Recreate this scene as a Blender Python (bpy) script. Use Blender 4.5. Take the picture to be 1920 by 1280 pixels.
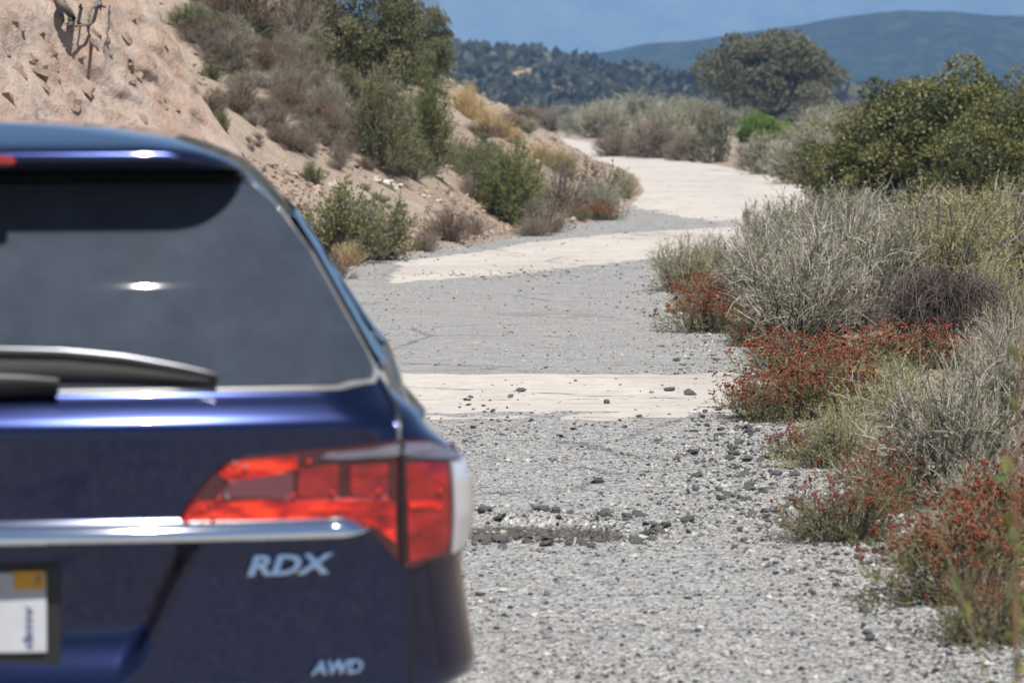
import bpy, bmesh, math, random
import numpy as np
from mathutils import Vector, Matrix

for o in list(bpy.data.objects): bpy.data.objects.remove(o)
scene = bpy.context.scene
COL = scene.collection
RNG = np.random.default_rng(7)
random.seed(7)

# ------------------------------------------------------------------ camera, sky, sun, exposure
FPX = 7000.0                     # focal length in photo pixels (1920 wide)
CAM = np.array([0.0, 0.0, 1.7])
TILT = math.atan(450.0 / FPX)    # horizon sits at photo row 190
cd = bpy.data.cameras.new('camera'); cam = bpy.data.objects.new('camera', cd); COL.objects.link(cam)
cam.location = CAM; cam.rotation_euler = (math.pi / 2 - TILT, 0, 0)
cd.sensor_width = 36; cd.lens = 36 * FPX / 1920; cd.clip_start = 0.1; cd.clip_end = 40000
cd.dof.use_dof = True; cd.dof.focus_distance = 20.0; cd.dof.aperture_fstop = 6.3; cd.dof.aperture_blades = 0
scene.camera = cam

SUN_EL, SUN_AZ = math.radians(58), math.radians(18)    # azimuth: degrees to the right of straight behind the camera
sun_dir = Vector((math.cos(SUN_EL) * math.sin(SUN_AZ), -math.cos(SUN_EL) * math.cos(SUN_AZ), math.sin(SUN_EL)))
world = bpy.data.worlds.new('World'); scene.world = world; world.use_nodes = True
wn = world.node_tree.nodes; wl = world.node_tree.links
sky = wn.new('ShaderNodeTexSky'); sky.sky_type = 'NISHITA'; sky.sun_disc = False
sky.sun_elevation = SUN_EL; sky.sun_rotation = math.atan2(sun_dir.x, sun_dir.y)
sky.altitude = 900; sky.dust_density = 0.2
wn['Background'].inputs['Strength'].default_value = 0.05
wl.new(sky.outputs[0], wn['Background'].inputs['Color'])
sl = bpy.data.lights.new('sun', 'SUN'); sl.energy = 5.0; sl.angle = math.radians(0.53); sl.color = (1.0, 0.955, 0.89)
so = bpy.data.objects.new('sun', sl); COL.objects.link(so)
so.rotation_euler = sun_dir.to_track_quat('Z', 'Y').to_euler(); so.location = (10, -20, 40)
scene.view_settings.view_transform = 'Standard'; scene.view_settings.look = 'None'
scene.view_settings.exposure = 0.78; scene.view_settings.gamma = 1.0
scene.view_settings.use_curve_mapping = False
scene.render.engine = 'CYCLES'
cy = scene.cycles
cy.max_bounces = 6; cy.diffuse_bounces = 3; cy.glossy_bounces = 4; cy.transmission_bounces = 3
cy.volume_bounces = 0; cy.transparent_max_bounces = 12
scene.render.filter_size = 1.2
cy.use_denoising = True; cy.sample_clamp_indirect = 6.0
cy.use_adaptive_sampling = True; cy.adaptive_threshold = 0.02

# ------------------------------------------------------------------ pixel -> ray helpers
CA, SA = math.cos(TILT), math.sin(TILT)
def ray(px, py):
    return np.array([px - 960.0, FPX * CA + (640.0 - py) * SA, -FPX * SA + (640.0 - py) * CA])
def at(px, py, Y):
    d = ray(px, py); return CAM + d * (Y / d[1])
def ppm(Y): return FPX / Y       # photo pixels per metre at depth Y

# ------------------------------------------------------------------ numpy noise
def _hash(ix, iy, seed):
    n = (ix.astype(np.int64) * 374761393 + iy.astype(np.int64) * 668265263 + seed * 974634777) & 0x7fffffff
    n = ((n ^ (n >> 13)) * 1274126177) & 0x7fffffff
    return ((n ^ (n >> 16)) & 0xffff) / 65535.0
def vnoise(x, y, seed=0):
    x = np.asarray(x, float); y = np.asarray(y, float)
    ix = np.floor(x); iy = np.floor(y); fx = x - ix; fy = y - iy
    fx = fx * fx * (3 - 2 * fx); fy = fy * fy * (3 - 2 * fy)
    a = _hash(ix, iy, seed); b = _hash(ix + 1, iy, seed); c = _hash(ix, iy + 1, seed); d = _hash(ix + 1, iy + 1, seed)
    return (a * (1 - fx) + b * fx) * (1 - fy) + (c * (1 - fx) + d * fx) * fy
def fbm(x, y, octv=4, seed=0, gain=0.5):
    s = 0; a = 1; t = 0
    for i in range(octv):
        s = s + a * vnoise(x * 2 ** i + 17.3 * i, y * 2 ** i - 9.1 * i, seed + i); t += a; a *= gain
    return s / t
def sstep(a, b, x):
    t = np.clip((np.asarray(x, float) - a) / (b - a), 0, 1); return t * t * (3 - 2 * t)

# ------------------------------------------------------------------ mesh helpers
def mesh_np(name, V, F, mat=None, smooth=True):
    """V (n,3); F list of (m,k) int arrays."""
    me = bpy.data.meshes.new(name)
    V = np.asarray(V, np.float32).reshape(-1, 3)
    if not isinstance(F, list): F = [F]
    F = [np.asarray(f, np.int32) for f in F if len(f)]
    me.vertices.add(len(V)); me.vertices.foreach_set('co', V.ravel())
    idx = np.concatenate([f.ravel() for f in F])
    tot = np.concatenate([np.full(len(f), f.shape[1], np.int32) for f in F])
    st = np.concatenate([[0], np.cumsum(tot)[:-1]]).astype(np.int32)
    me.loops.add(len(idx)); me.loops.foreach_set('vertex_index', idx)
    me.polygons.add(len(tot)); me.polygons.foreach_set('loop_start', st); me.polygons.foreach_set('loop_total', tot)
    me.polygons.foreach_set('use_smooth', np.full(len(tot), smooth, bool))
    me.update(calc_edges=True); me.validate()
    if mat is not None: me.materials.append(mat)
    return me
def obj(name, me, parent=None, kind=None):
    o = bpy.data.objects.new(name, me); COL.objects.link(o)
    if parent is not None: o.parent = parent
    if kind: o['kind'] = kind
    return o
def empty(name, loc=(0, 0, 0)):
    o = bpy.data.objects.new(name, None); COL.objects.link(o); o.location = loc; o.empty_display_size = 0.1; return o
def tag(o, label, cat, group=None):
    o['label'] = label; o['category'] = cat
    if group: o['group'] = group
    return o
def grid_faces(nr, nc, wrap=False):
    i = np.arange(nr - 1)[:, None]; j = np.arange(nc if wrap else nc - 1)[None, :]
    a = i * nc + j; b = i * nc + (j + 1) % nc; c = (i + 1) * nc + (j + 1) % nc; d = (i + 1) * nc + j
    return np.stack([a, b, c, d], -1).reshape(-1, 4)
def box_np(c, s, rot=None):
    v = np.array([[x, y, z] for z in (-.5, .5) for y in (-.5, .5) for x in (-.5, .5)]) * np.array(s)
    if rot is not None: v = v @ np.asarray(rot).T
    f = np.array([[0, 2, 3, 1], [4, 5, 7, 6], [0, 1, 5, 4], [2, 6, 7, 3], [0, 4, 6, 2], [1, 3, 7, 5]])
    return v + np.array(c), f
class Acc:
    def __init__(s): s.V = []; s.F = {}; s.n = 0
    def add(s, V, F):
        V = np.asarray(V, float).reshape(-1, 3); F = np.asarray(F)
        if not len(V): return
        s.V.append(V); s.F.setdefault(F.shape[1], []).append(F + s.n); s.n += len(V)
    def mesh(s, name, mat, smooth=True):
        return mesh_np(name, np.concatenate(s.V), [np.concatenate(f) for f in s.F.values()], mat, smooth)
def bevelled_box(name, size, mat, bev):
    bm = bmesh.new(); bmesh.ops.create_cube(bm, size=1)
    bmesh.ops.scale(bm, vec=size, verts=bm.verts)
    bmesh.ops.bevel(bm, geom=bm.edges[:], offset=bev, segments=2, affect='EDGES')
    me = bpy.data.meshes.new(name); bm.to_mesh(me); bm.free(); me.materials.append(mat); return me

# ------------------------------------------------------------------ material helpers
class NT:
    def __init__(s, name):
        s.m = bpy.data.materials.new(name); s.m.use_nodes = True; s.t = s.m.node_tree
        s.p = s.t.nodes['Principled BSDF']; s.out = s.t.nodes['Material Output']
        s._pos = None
    def n(s, ty, **kw):
        nd = s.t.nodes.new(ty)
        for k, v in kw.items(): setattr(nd, k, v)
        return nd
    def put(s, sock, v):
        if hasattr(v, 'is_output') or hasattr(v, 'links'): s.t.links.new(v, sock)
        elif isinstance(v, (tuple, list)) and len(v) == 3 and sock.type == 'RGBA': sock.default_value = (*v, 1)
        else: sock.default_value = v
    @property
    def pos(s):
        if s._pos is None: s._pos = s.n('ShaderNodeTexCoord').outputs['Object']
        return s._pos
    def noise(s, scale, detail=4, rough=0.55, vec=None, dist=0.0):
        nd = s.n('ShaderNodeTexNoise'); nd.inputs['Scale'].default_value = scale; nd.inputs['Detail'].default_value = detail
        nd.inputs['Roughness'].default_value = rough; nd.inputs['Distortion'].default_value = dist
        s.put(nd.inputs['Vector'], vec if vec is not None else s.pos); return nd.outputs['Fac']
    def voro(s, scale, out='Distance', feature='F1', vec=None, rnd=1.0):
        nd = s.n('ShaderNodeTexVoronoi', feature=feature); nd.inputs['Scale'].default_value = scale
        nd.inputs['Randomness'].default_value = rnd
        s.put(nd.inputs['Vector'], vec if vec is not None else s.pos); return nd.outputs[out]
    def ramp(s, fac, stops, interp='LINEAR'):
        nd = s.n('ShaderNodeValToRGB'); cr = nd.color_ramp; cr.interpolation = interp
        while len(cr.elements) < len(stops): cr.elements.new(0.5)
        for e, (p, c) in zip(cr.elements, stops):
            e.position = p; e.color = (*c, 1) if isinstance(c, (tuple, list)) else (c, c, c, 1)
        s.put(nd.inputs['Fac'], fac); return nd.outputs['Color']
    def mix(s, fac, a, b, mode='MIX'):
        nd = s.n('ShaderNodeMix', data_type='RGBA', blend_type=mode)
        s.put(nd.inputs[0], fac); s.put(nd.inputs[6], a); s.put(nd.inputs[7], b); return nd.outputs[2]
    def math(s, op, a, b=0.0, c=None):
        nd = s.n('ShaderNodeMath', operation=op); s.put(nd.inputs[0], a); s.put(nd.inputs[1], b)
        if c is not None: s.put(nd.inputs[2], c)
        return nd.outputs[0]
    def bump(s, h, strength=0.5, dist=0.02, normal=None):
        nd = s.n('ShaderNodeBump'); nd.inputs['Strength'].default_value = strength; nd.inputs['Distance'].default_value = dist
        s.put(nd.inputs['Height'], h)
        if normal is not None: s.put(nd.inputs['Normal'], normal)
        return nd.outputs['Normal']
    def attr(s, name):
        nd = s.n('ShaderNodeAttribute'); nd.attribute_name = name; return nd.outputs['Fac']
    def scaled(s, v):
        nd = s.n('ShaderNodeMapping'); nd.inputs['Scale'].default_value = v; s.put(nd.inputs['Vector'], s.pos); return nd.outputs['Vector']
    def set(s, **kw):
        names = dict(color='Base Color', rough='Roughness', metal='Metallic', normal='Normal', coat='Coat Weight', coatr='Coat Roughness',
                     spec='Specular IOR Level', ior='IOR', trans='Transmission Weight')
        for k, v in kw.items(): s.put(s.p.inputs[names[k]], v)
        return s.m
def plain(name, color, rough=0.5, **kw):
    t = NT(name); nz = t.noise(9, 3)
    c = t.mix(t.ramp(nz, [(0.3, 0.0), (0.7, 1.0)]), tuple(0.9 * x for x in color), tuple(min(1, 1.08 * x) for x in color))
    t.set(color=c, rough=rough, **kw); return t.m
def plant(name, cols, rough=0.65, transl=0.16, hue=0.12, tone=None):
    """leaf or twig material: each loose leaf takes its own tone from the list."""
    t = NT(name)
    g = t.n('ShaderNodeNewGeometry').outputs['Random Per Island']
    k = len(cols)
    c = t.ramp(g, [((i + 0.5) / k, cc) for i, cc in enumerate(cols)])
    oi = t.n('ShaderNodeObjectInfo').outputs['Random']
    hs = t.n('ShaderNodeHueSaturation'); t.put(hs.inputs['Color'], c)
    t.put(hs.inputs['Value'], t.math('MULTIPLY_ADD', oi, 2 * hue, 1 - hue))
    c = hs.outputs['Color']
    if tone: c = t.mix(t.ramp(t.attr('tone'), [(.25, .0), (.95, .8)]), c, tone)
    t.set(color=c, rough=rough, spec=0.3)
    if transl > 0:
        tr = t.n('ShaderNodeBsdfTranslucent'); t.put(tr.inputs['Color'], c)
        mx = t.n('ShaderNodeMixShader'); mx.inputs[0].default_value = transl
        t.t.links.new(t.p.outputs[0], mx.inputs[1]); t.t.links.new(tr.outputs[0], mx.inputs[2]); t.t.links.new(mx.outputs[0], t.out.inputs[0])
    return t.m

M = {}
# plants
M['sage_leaf'] = plant('sage_leaf', [(.17, .18, .095), (.27, .28, .17), (.22, .235, .11), (.36, .36, .26)])
M['sage_twig'] = plant('sage_twig', [(.20, .175, .145), (.42, .38, .33), (.09, .075, .06), (.58, .55, .50)], transl=0)
M['olive_leaf'] = plant('olive_leaf', [(.19, .205, .055), (.29, .285, .07), (.24, .25, .10), (.36, .34, .12)])
M['buck_leaf'] = plant('buck_leaf', [(.11, .13, .05), (.16, .17, .06), (.20, .20, .09), (.13, .14, .07)])
M['buck_twig'] = plant('buck_twig', [(.20, .16, .09), (.26, .20, .12), (.24, .12, .06), (.15, .12, .08)], transl=0)
M['rust_head'] = plant('rust_head', [(.15, .030, .015), (.22, .042, .018), (.085, .022, .013), (.28, .085, .04), (.14, .05, .03)], rough=.9, transl=0.1)
M['dead_twig'] = plant('dead_twig', [(.055, .042, .035), (.10, .08, .066), (.16, .135, .12), (.04, .03, .026)], transl=0)
M['dry_twig'] = plant('dry_twig', [(.17, .14, .112), (.24, .208, .17), (.10, .08, .065), (.30, .262, .22)], transl=0)
M['brown_leaf'] = plant('brown_leaf', [(.21, .12, .06), (.26, .16, .09), (.15, .10, .06), (.30, .20, .12)])
M['straw'] = plant('straw', [(.60, .47, .25), (.66, .55, .33), (.52, .37, .18), (.58, .42, .22)], transl=.3)
M['dark_leaf'] = plant('dark_leaf', [(.035, .05, .018), (.06, .078, .026), (.10, .115, .04), (.15, .155, .055), (.03, .04, .018)], rough=.42, tone=(.20, .19, .065))
M['sprig_leaf'] = plant('sprig_leaf', [(.05, .066, .03), (.10, .11, .05), (.16, .16, .09), (.24, .23, .16)], rough=.5)
M['oak_leaf'] = plant('oak_leaf', [(.05, .06, .028), (.10, .105, .05), (.08, .09, .036), (.15, .148, .08)], rough=.5, tone=(.17, .17, .085))
M['greyoak_leaf'] = plant('greyoak_leaf', [(.05, .055, .032), (.10, .10, .056), (.15, .148, .09), (.075, .078, .046)], rough=.5, tone=(.15, .152, .085))
M['bright_leaf'] = plant('bright_leaf', [(.08, .15, .02), (.11, .19, .03), (.06, .11, .018), (.15, .22, .05)], rough=.5, tone=(.17, .24, .05))
M['broom_leaf'] = plant('broom_leaf', [(.12, .135, .055), (.165, .18, .08), (.22, .225, .13), (.135, .145, .07)])
M['broomgreen_leaf'] = plant('broomgreen_leaf', [(.095, .125, .03), (.135, .165, .045), (.18, .195, .075)])
M['manz_leaf'] = plant('manz_leaf', [(.10, .13, .03), (.15, .18, .045), (.075, .10, .026), (.20, .21, .07)], rough=.45)
M['purple_twig'] = plant('purple_twig', [(.20, .155, .15), (.12, .085, .08), (.28, .235, .23)], transl=0)
M['broom_twig'] = plant('broom_twig', [(.12, .13, .06), (.19, .18, .10), (.10, .09, .06)], transl=0)
M['woody'] = plant('woody', [(.09, .075, .06), (.14, .12, .10), (.06, .05, .04), (.22, .195, .17)], transl=0)  # older bark; the dark tone also stands in for shade inside the shrubs
M['bark'] = plant('bark', [(.11, .09, .075), (.15, .125, .105), (.08, .065, .055)], transl=0)
M['near_leaf'] = plant('near_leaf', [(.14, .19, .07), (.20, .24, .08), (.26, .25, .06)], transl=.4)
M['chap_leaf'] = plant('chap_leaf', [(.026, .032, .019), (.042, .048, .027), (.07, .072, .042)], transl=.1)

# ------------------------------------------------------------------ terrain functions
YL = [-500, 22, 30, 35, 39, 45, 50, 57, 70, 85, 100, 112, 125, 150, 200, 260]
XL = [-3.3, -3.3, -2.9, -2.2, -1.72, -.42, .62, 1.6, 2.4, 2.7, 2.6, 1.7, .7, .3, -3, -12]
YR = [-500, 9, 11.5, 14, 20, 26, 33, 39, 45, 50, 57, 64, 72, 85, 99, 112, 125, 150, 200, 260]
XR = [1.5, 1.55, 1.6, 1.25, 1.4, 1.65, 1.55, 2.1, 3.0, 4.0, 5.0, 5.6, 5.9, 5.9, 5.4, 4.3, 3.1, 3.4, 1, -7]
_yy = np.arange(-500, 400, 0.5)
def _smooth(a, k=9):
    w = np.hanning(k + 2)[1:-1]; w /= w.sum(); p = np.pad(a, k // 2, mode='edge'); return np.convolve(p, w, 'valid')
_rl = _smooth(np.interp(_yy, YL, XL)); _rr = _smooth(np.interp(_yy, YR, XR))
def road_l(Y): return np.interp(Y, _yy, _rl)
def road_r(Y): return np.interp(Y, _yy, _rr)
_toe = _smooth(np.interp(_yy, [-500, 16, 26, 34, 37.5, 39], [-10, -10, -6.4, -3.2, -2.3, -2.0]))
def toe_l(Y): return np.where(np.asarray(Y) < 39, np.interp(Y, _yy, _toe), road_l(Y) - 0.28)
def ground_h(X, Y):
    X = np.asarray(X, float); Y = np.asarray(Y, float)
    s = toe_l(Y) - X
    k = 0.58 * (np.sqrt(s * s + 0.12) + s) / 2
    k = 15 * np.tanh(k / 15)
    fade = 1 - sstep(76, 118, Y)
    far = sstep(-40, -16, -np.abs(X))                      # only a strip beside the road
    n1 = fbm(X * .55 + 3, Y * .35, 4, 11) - .5
    n2 = fbm(X * 2.3, Y * 1.6, 3, 21) - .5
    h = k * fade * (1 + .30 * n1) + np.clip(k, 0, .8) * fade * (.22 * n2 + .5 * n1)
    r = X - road_r(Y) - .1 - .38 * (1 - sstep(30, 42, Y))
    rr = np.clip(r, 0, None)
    h = h + (.10 * (1 - np.exp(-rr / .6)) + .035 * np.clip(rr, 0, 9)) * (1 - sstep(110, 200, Y)) + np.clip(rr, 0, 1) * .10 * n2
    inside = np.clip(np.minimum(X - road_l(Y), road_r(Y) - X), 0, .5) / .5
    h = h - .10 * inside + .02 * n2 * (1 - inside)
    return np.where((np.abs(X) > 60) | (Y > 320) | (Y < -300), h * 0 - .05 + k * fade, h)
def gh(x, y): return float(ground_h(np.array([x]), np.array([y]))[0])
_ys = np.concatenate([np.arange(9, 60, .04), np.arange(60, 320, .25)])
def hit(px, py):
    """where the ray through a photo pixel first meets the ground."""
    d = ray(px, py); T = _ys / d[1]
    X = d[0] * T; Z = CAM[2] + d[2] * T
    below = Z < ground_h(X, _ys)
    i = int(np.argmax(below)) if below.any() else len(_ys) - 1
    return np.array([X[i], _ys[i], gh(X[i], _ys[i])])

# ------------------------------------------------------------------ ground
def build_ground():
    xs = np.concatenate([-np.geomspace(9000, 30, 26), np.arange(-26, -9, .8), np.arange(-9, 9, .15), np.arange(9, 26, .8), np.geomspace(30, 9000, 26)])
    ys = np.concatenate([np.linspace(-480, -20, 24), np.arange(-18, 10, 1.0), np.arange(10, 64, .18), np.arange(64, 130, .4), np.geomspace(131, 14000, 60)])
    X, Y = np.meshgrid(xs, ys)
    Z = ground_h(X, Y)
    V = np.stack([X, Y, Z], -1).reshape(-1, 3)
    t = NT('soil')
    big = t.noise(.5, 5); mid = t.noise(3.5, 6, .65); fine = t.noise(28, 5, .7)
    c = t.ramp(big, [(.3, (.28, .225, .172)), (.55, (.395, .325, .255)), (.75, (.47, .40, .325))])
    c = t.mix(t.ramp(mid, [(.38, 0.0), (.62, .75)]), c, (.30, .225, .175))
    c = t.mix(t.ramp(fine, [(.52, 0.0), (.70, .8)]), c, (.20, .16, .135))
    c = t.mix(t.ramp(t.voro(16), [(.0, .75), (.13, .0)]), c, (.55, .48, .42))
    c = t.mix(t.ramp(t.voro(9.3), [(.0, .8), (.12, .0)]), c, (.15, .12, .10))
    nrm = t.bump(mid, .6, .12); nrm = t.bump(fine, .9, .03, nrm)
    t.set(color=c, rough=.95, spec=.15, normal=nrm)
    o = obj('ground', mesh_np('ground', V, grid_faces(len(ys), len(xs)), t.m), kind='structure')
    return o
build_ground()

# ------------------------------------------------------------------ road
def pothole(X, Y):
    """0..1 depth of the broken-up hollow across the lane (photo row ~1000)."""
    cx, cy_ = .10, 14.75
    d = np.sqrt(((X - cx) / .52) ** 2 + ((Y - cy_ - .25 * (X - cx) * -1) / .55) ** 2)
    d = d + .5 * (fbm(X * 5, Y * 3, 3, 55) - .5)
    return 1 - sstep(.55, 1.0, d)
def pale_mask(X, Y):
    """1 where the old pale concrete shows, 0 where grey chip seal lies over it."""
    n = (fbm(X * 1.3, Y * .9, 4, 71) - .5); nf = (fbm(X * 6, Y * 4, 3, 72) - .5)
    w = n * 1.1 + nf * .7; ns = fbm(X * .7, Y * 5, 4, 73) - .5
    Ya = Y + w * .7 + ns * .6
    bandA = sstep(19.9, 20.5, Y + w * 1.6 + ns * 2.0 - .10 * X) * (1 - sstep(23.05, 23.35, Y + .6 * w + .5 * ns - .14 * X))
    lo = 34.9 + (X + 1.09) * 1.95 - .35 * np.exp(-((X + .2) / .9) ** 2)
    hi = np.interp(X, [-3, -1.6, -.53, .26, 1.2, 2.25, 3.2], [36.4, 38.2, 41.2, 44.9, 47.2, 49.0, 50.0])
    bandC = sstep(0, .15, Ya - lo) * (1 - sstep(0, .3, Ya - hi)) * sstep(-1.5, -.9, X + .3 * w)
    far_edge = np.interp(X, [.2, 1.0, 1.7, 2.4, 2.9, 3.6], [56, 59, 60, 55, 51, 48])
    farm = sstep(0, 2.0, Y + w * 4.0 + ns * 3 - far_edge)
    m = np.maximum(np.maximum(bandA, bandC), farm)
    smear = .55 * np.exp(-((X - .35) / .75) ** 2 - ((Y - 29.6 + .3 * X) / .55) ** 2)
    return np.clip(np.maximum(m, smear + 0 * w), 0, 1)
def road_z(X, Y):
    e = np.minimum(X - road_l(Y), road_r(Y) + .40 * (1 - sstep(30, 42, Y)) - X)
    z = .012 + .012 * (fbm(X * 1.1, Y * 1.1, 3, 41) - .5) + .010 * (fbm(X * 7, Y * 5, 3, 42) - .5)
    near = 1 - sstep(45, 80, Y)
    z = z - .075 * pothole(X, Y) + .018 * (fbm(X * 18, Y * 12, 3, 43) - .5) * pothole(X, Y)
    z = z - .055 * (1 - sstep(-.02, .10, e)) + .02 * (1 - near)
    return z
def build_road():
    ys = np.concatenate([np.linspace(-160, 6, 40), np.arange(7, 9, .2), np.arange(9, 26, .045), np.arange(26, 62, .1), np.arange(62, 130, .4), np.arange(130, 262, 1.5)])
    u = np.linspace(0, 1, 80)
    U, Y = np.meshgrid(u, ys)
    l = road_l(ys) - .10 + .22 * (fbm(ys * .9, ys * 0, 4, 5) - .5); r = road_r(ys) + .16 + .42 * (1 - sstep(30, 42, ys)) + .4 * (fbm(ys * .9, ys * 0 + 9, 4, 6) - .5)
    X = l[:, None] + (r - l)[:, None] * U
    Z = road_z(X, Y)
    V = np.stack([X, Y, Z], -1).reshape(-1, 3)
    t = NT('road_surface')
    pale = t.attr('pale'); hole = t.attr('hole')
    n1 = t.noise(1.1, 5, .6); n2 = t.noise(6, 5, .65); chips = t.voro(62, 'Color'); chipd = t.voro(62)
    fine = t.noise(95, 4, .75); coarse = t.voro(34, 'Color')
    sep = t.n('ShaderNodeSeparateColor'); t.put(sep.inputs[0], chips)
    sep2 = t.n('ShaderNodeSeparateColor'); t.put(sep2.inputs[0], coarse)
    grey = t.ramp(sep.outputs[0], [(.0, (.025, .025, .026)), (.14, (.07, .07, .072)), (.26, (.235, .232, .226)), (.6, (.325, .32, .31)), (.85, (.43, .42, .405)), (1, (.64, .625, .60))])
    grey = t.mix(t.ramp(sep2.outputs[1], [(.6, 0.0), (.95, .45)]), grey, (.40, .39, .375))
    grey = t.mix(t.math('MULTIPLY', t.attr('worn'), .72), grey, t.ramp(t.noise(3.2, 6, .7, vec=t.scaled((.6, 1.5, 1))), [(.3, (.22, .217, .21)), (.52, (.315, .308, .295)), (.72, (.40, .387, .365))]))
    grey = t.mix(t.ramp(n1, [(.3, .0), (.7, .35)]), grey, (.33, .33, .325))
    grey = t.mix(t.ramp(n2, [(.48, .0), (.78, .4)]), grey, (.17, .172, .175))
    pl = t.ramp(n2, [(.3, (.39, .35, .31)), (.55, (.47, .435, .395)), (.8, (.53, .50, .46))])
    pl = t.mix(t.ramp(fine, [(.55, .0), (.72, .5)]), pl, (.30, .27, .245))
    st = t.noise(2.2, 5, .7, vec=t.scaled((.35, 2.6, 1)))
    pl = t.mix(t.ramp(st, [(.57, .0), (.66, .55)]), pl, (.26, .24, .225))
    pl = t.mix(t.ramp(t.noise(.55, 4, .6, vec=t.scaled((1, .45, 1))), [(.42, .0), (.66, .6)]), pl, (.335, .305, .275))
    ck = t.voro(.42, feature='DISTANCE_TO_EDGE', vec=t.scaled((.7, 1.6, 1)))
    ck = t.math('ADD', ck, t.math('MULTIPLY', t.math('SUBTRACT', n2, .5), .06))
    pl = t.mix(t.ramp(ck, [(.0, .8), (.012, .0)]), pl, (.12, .105, .09))
    grey = t.mix(t.ramp(ck, [(.0, .6), (.010, .0)]), grey, (.06, .06, .06))
    pm = t.math('ADD', pale, t.math('MULTIPLY', t.math('SUBTRACT', fine, .5), .9))
    pm = t.math('ADD', pm, t.math('MULTIPLY', t.math('SUBTRACT', n2, .5), .5))
    pm = t.ramp(pm, [(.42, 0.0), (.58, 1.0)])
    c = t.mix(pm, grey, pl)
    dirt = t.ramp(t.noise(14, 5, .7), [(.3, (.03, .027, .024)), (.6, (.09, .08, .068)), (.8, (.18, .16, .135))])
    c = t.mix(t.ramp(t.math('ADD', hole, t.math('MULTIPLY', t.math('SUBTRACT', n2, .5), .8)), [(.4, .0), (.6, .9)]), c, dirt)
    bs = t.math('MULTIPLY', t.math('SUBTRACT', 1.0, pm), 1.0)
    hgt = t.math('ADD', t.math('MULTIPLY', chipd, bs), t.math('MULTIPLY', fine, .25))
    nrm = t.bump(hgt, .9, .02)
    nrm = t.bump(st, .25, .02, nrm)
    t.set(color=c, rough=.9, spec=.2, normal=nrm)
    me = mesh_np('road', V, grid_faces(len(ys), len(u)), t.m)
    a = me.attributes.new('pale', 'FLOAT', 'POINT'); a.data.foreach_set('value', pale_mask(X, Y).ravel().astype(np.float32))
    wr = np.clip(sstep(17.5, 23, Y + 2 * (fbm(X * .8, Y * .5, 3, 81) - .5)) * .75 + .55 * np.exp(-((X + .35 + .12 * np.sin(Y * .4)) / .28) ** 2) * fbm(X * 2, Y * .7, 3, 82), 0, 1)
    a = me.attributes.new('worn', 'FLOAT', 'POINT'); a.data.foreach_set('value', wr.ravel().astype(np.float32))
    a = me.attributes.new('hole', 'FLOAT', 'POINT'); a.data.foreach_set('value', pothole(X, Y).ravel().astype(np.float32))
    return obj('road', me, kind='structure')
build_road()

# ------------------------------------------------------------------ stones
def ico(sub=0):
    bm = bmesh.new(); bmesh.ops.create_icosphere(bm, subdivisions=sub + 1, radius=1)
    v = np.array([p.co[:] for p in bm.verts]); f = np.array([[q.index for q in p.verts] for p in bm.faces]); bm.free(); return v, f
ICO0 = ico(0); ICO1 = ico(1)
OCT = (np.array([[1, 0, 0], [0, 1, 0], [-1, 0, 0], [0, -1, 0], [0, 0, 1], [0, 0, -1]], float), np.array([[0, 1, 4], [1, 2, 4], [2, 3, 4], [3, 0, 4], [1, 0, 5], [2, 1, 5], [3, 2, 5], [0, 3, 5]]))
def rotz(a):
    c, s = np.cos(a), np.sin(a); z = np.zeros_like(a); o = np.ones_like(a)
    return np.stack([np.stack([c, -s, z], -1), np.stack([s, c, z], -1), np.stack([z, z, o], -1)], -2)
def rand_rot(n, rng):
    q = rng.normal(size=(n, 4)); q /= np.linalg.norm(q, axis=1)[:, None]; w, x, y, z = q.T
    return np.stack([np.stack([1 - 2 * (y * y + z * z), 2 * (x * y - z * w), 2 * (x * z + y * w)], -1),
                     np.stack([2 * (x * y + z * w), 1 - 2 * (x * x + z * z), 2 * (y * z - x * w)], -1),
                     np.stack([2 * (x * z - y * w), 2 * (y * z + x * w), 1 - 2 * (x * x + y * y)], -1)], -2)
def stones(P, R, rng, base=OCT, flat=.65, jit=.28):
    n = len(P); bv, bf = base
    v = bv[None] * (1 + rng.uniform(-jit, jit, (n, len(bv), 1)))
    v = np.einsum('nij,nkj->nki', rand_rot(n, rng), v)
    v = v * np.stack([rng.uniform(.8, 1.25, n), rng.uniform(.7, 1.1, n), np.full(n, flat)], -1)[:, None, :]
    v = np.einsum('nij,nkj->nki', rotz(rng.uniform(0, 6.28, n)), v) * R[:, None, None] + P[:, None, :]
    f = (np.arange(n) * len(bv))[:, None, None] + bf[None]
    return v.reshape(-1, 3), f.reshape(-1, bf.shape[1])
def stone_mat(name, cols):
    t = NT(name); g = t.n('ShaderNodeNewGeometry').outputs['Random Per Island']; oi = t.n('ShaderNodeObjectInfo').outputs['Random']
    k = len(cols); c = t.ramp(g, [((i + .5) / k, x) for i, x in enumerate(cols)])
    c = t.mix(t.ramp(t.noise(40, 4, .7), [(.35, .0), (.7, .5)]), c, tuple(.55 * x for x in cols[0]))
    c = t.mix(t.math('MULTIPLY', oi, .35), c, cols[-1])
    t.set(color=c, rough=.92, spec=.2, normal=t.bump(t.noise(60, 4), .5, .01)); return t.m
M['asphalt_lump'] = stone_mat('asphalt_lump', [(.035, .035, .036), (.06, .06, .06), (.10, .10, .10), (.15, .148, .145)])
M['gravel'] = stone_mat('gravel', [(.03, .03, .031), (.07, .07, .07), (.22, .218, .21), (.38, .375, .365), (.52, .51, .49), (.40, .38, .35)])
M['pale_rock'] = stone_mat('pale_rock', [(.50, .46, .41), (.45, .40, .36), (.56, .53, .48)])
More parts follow.
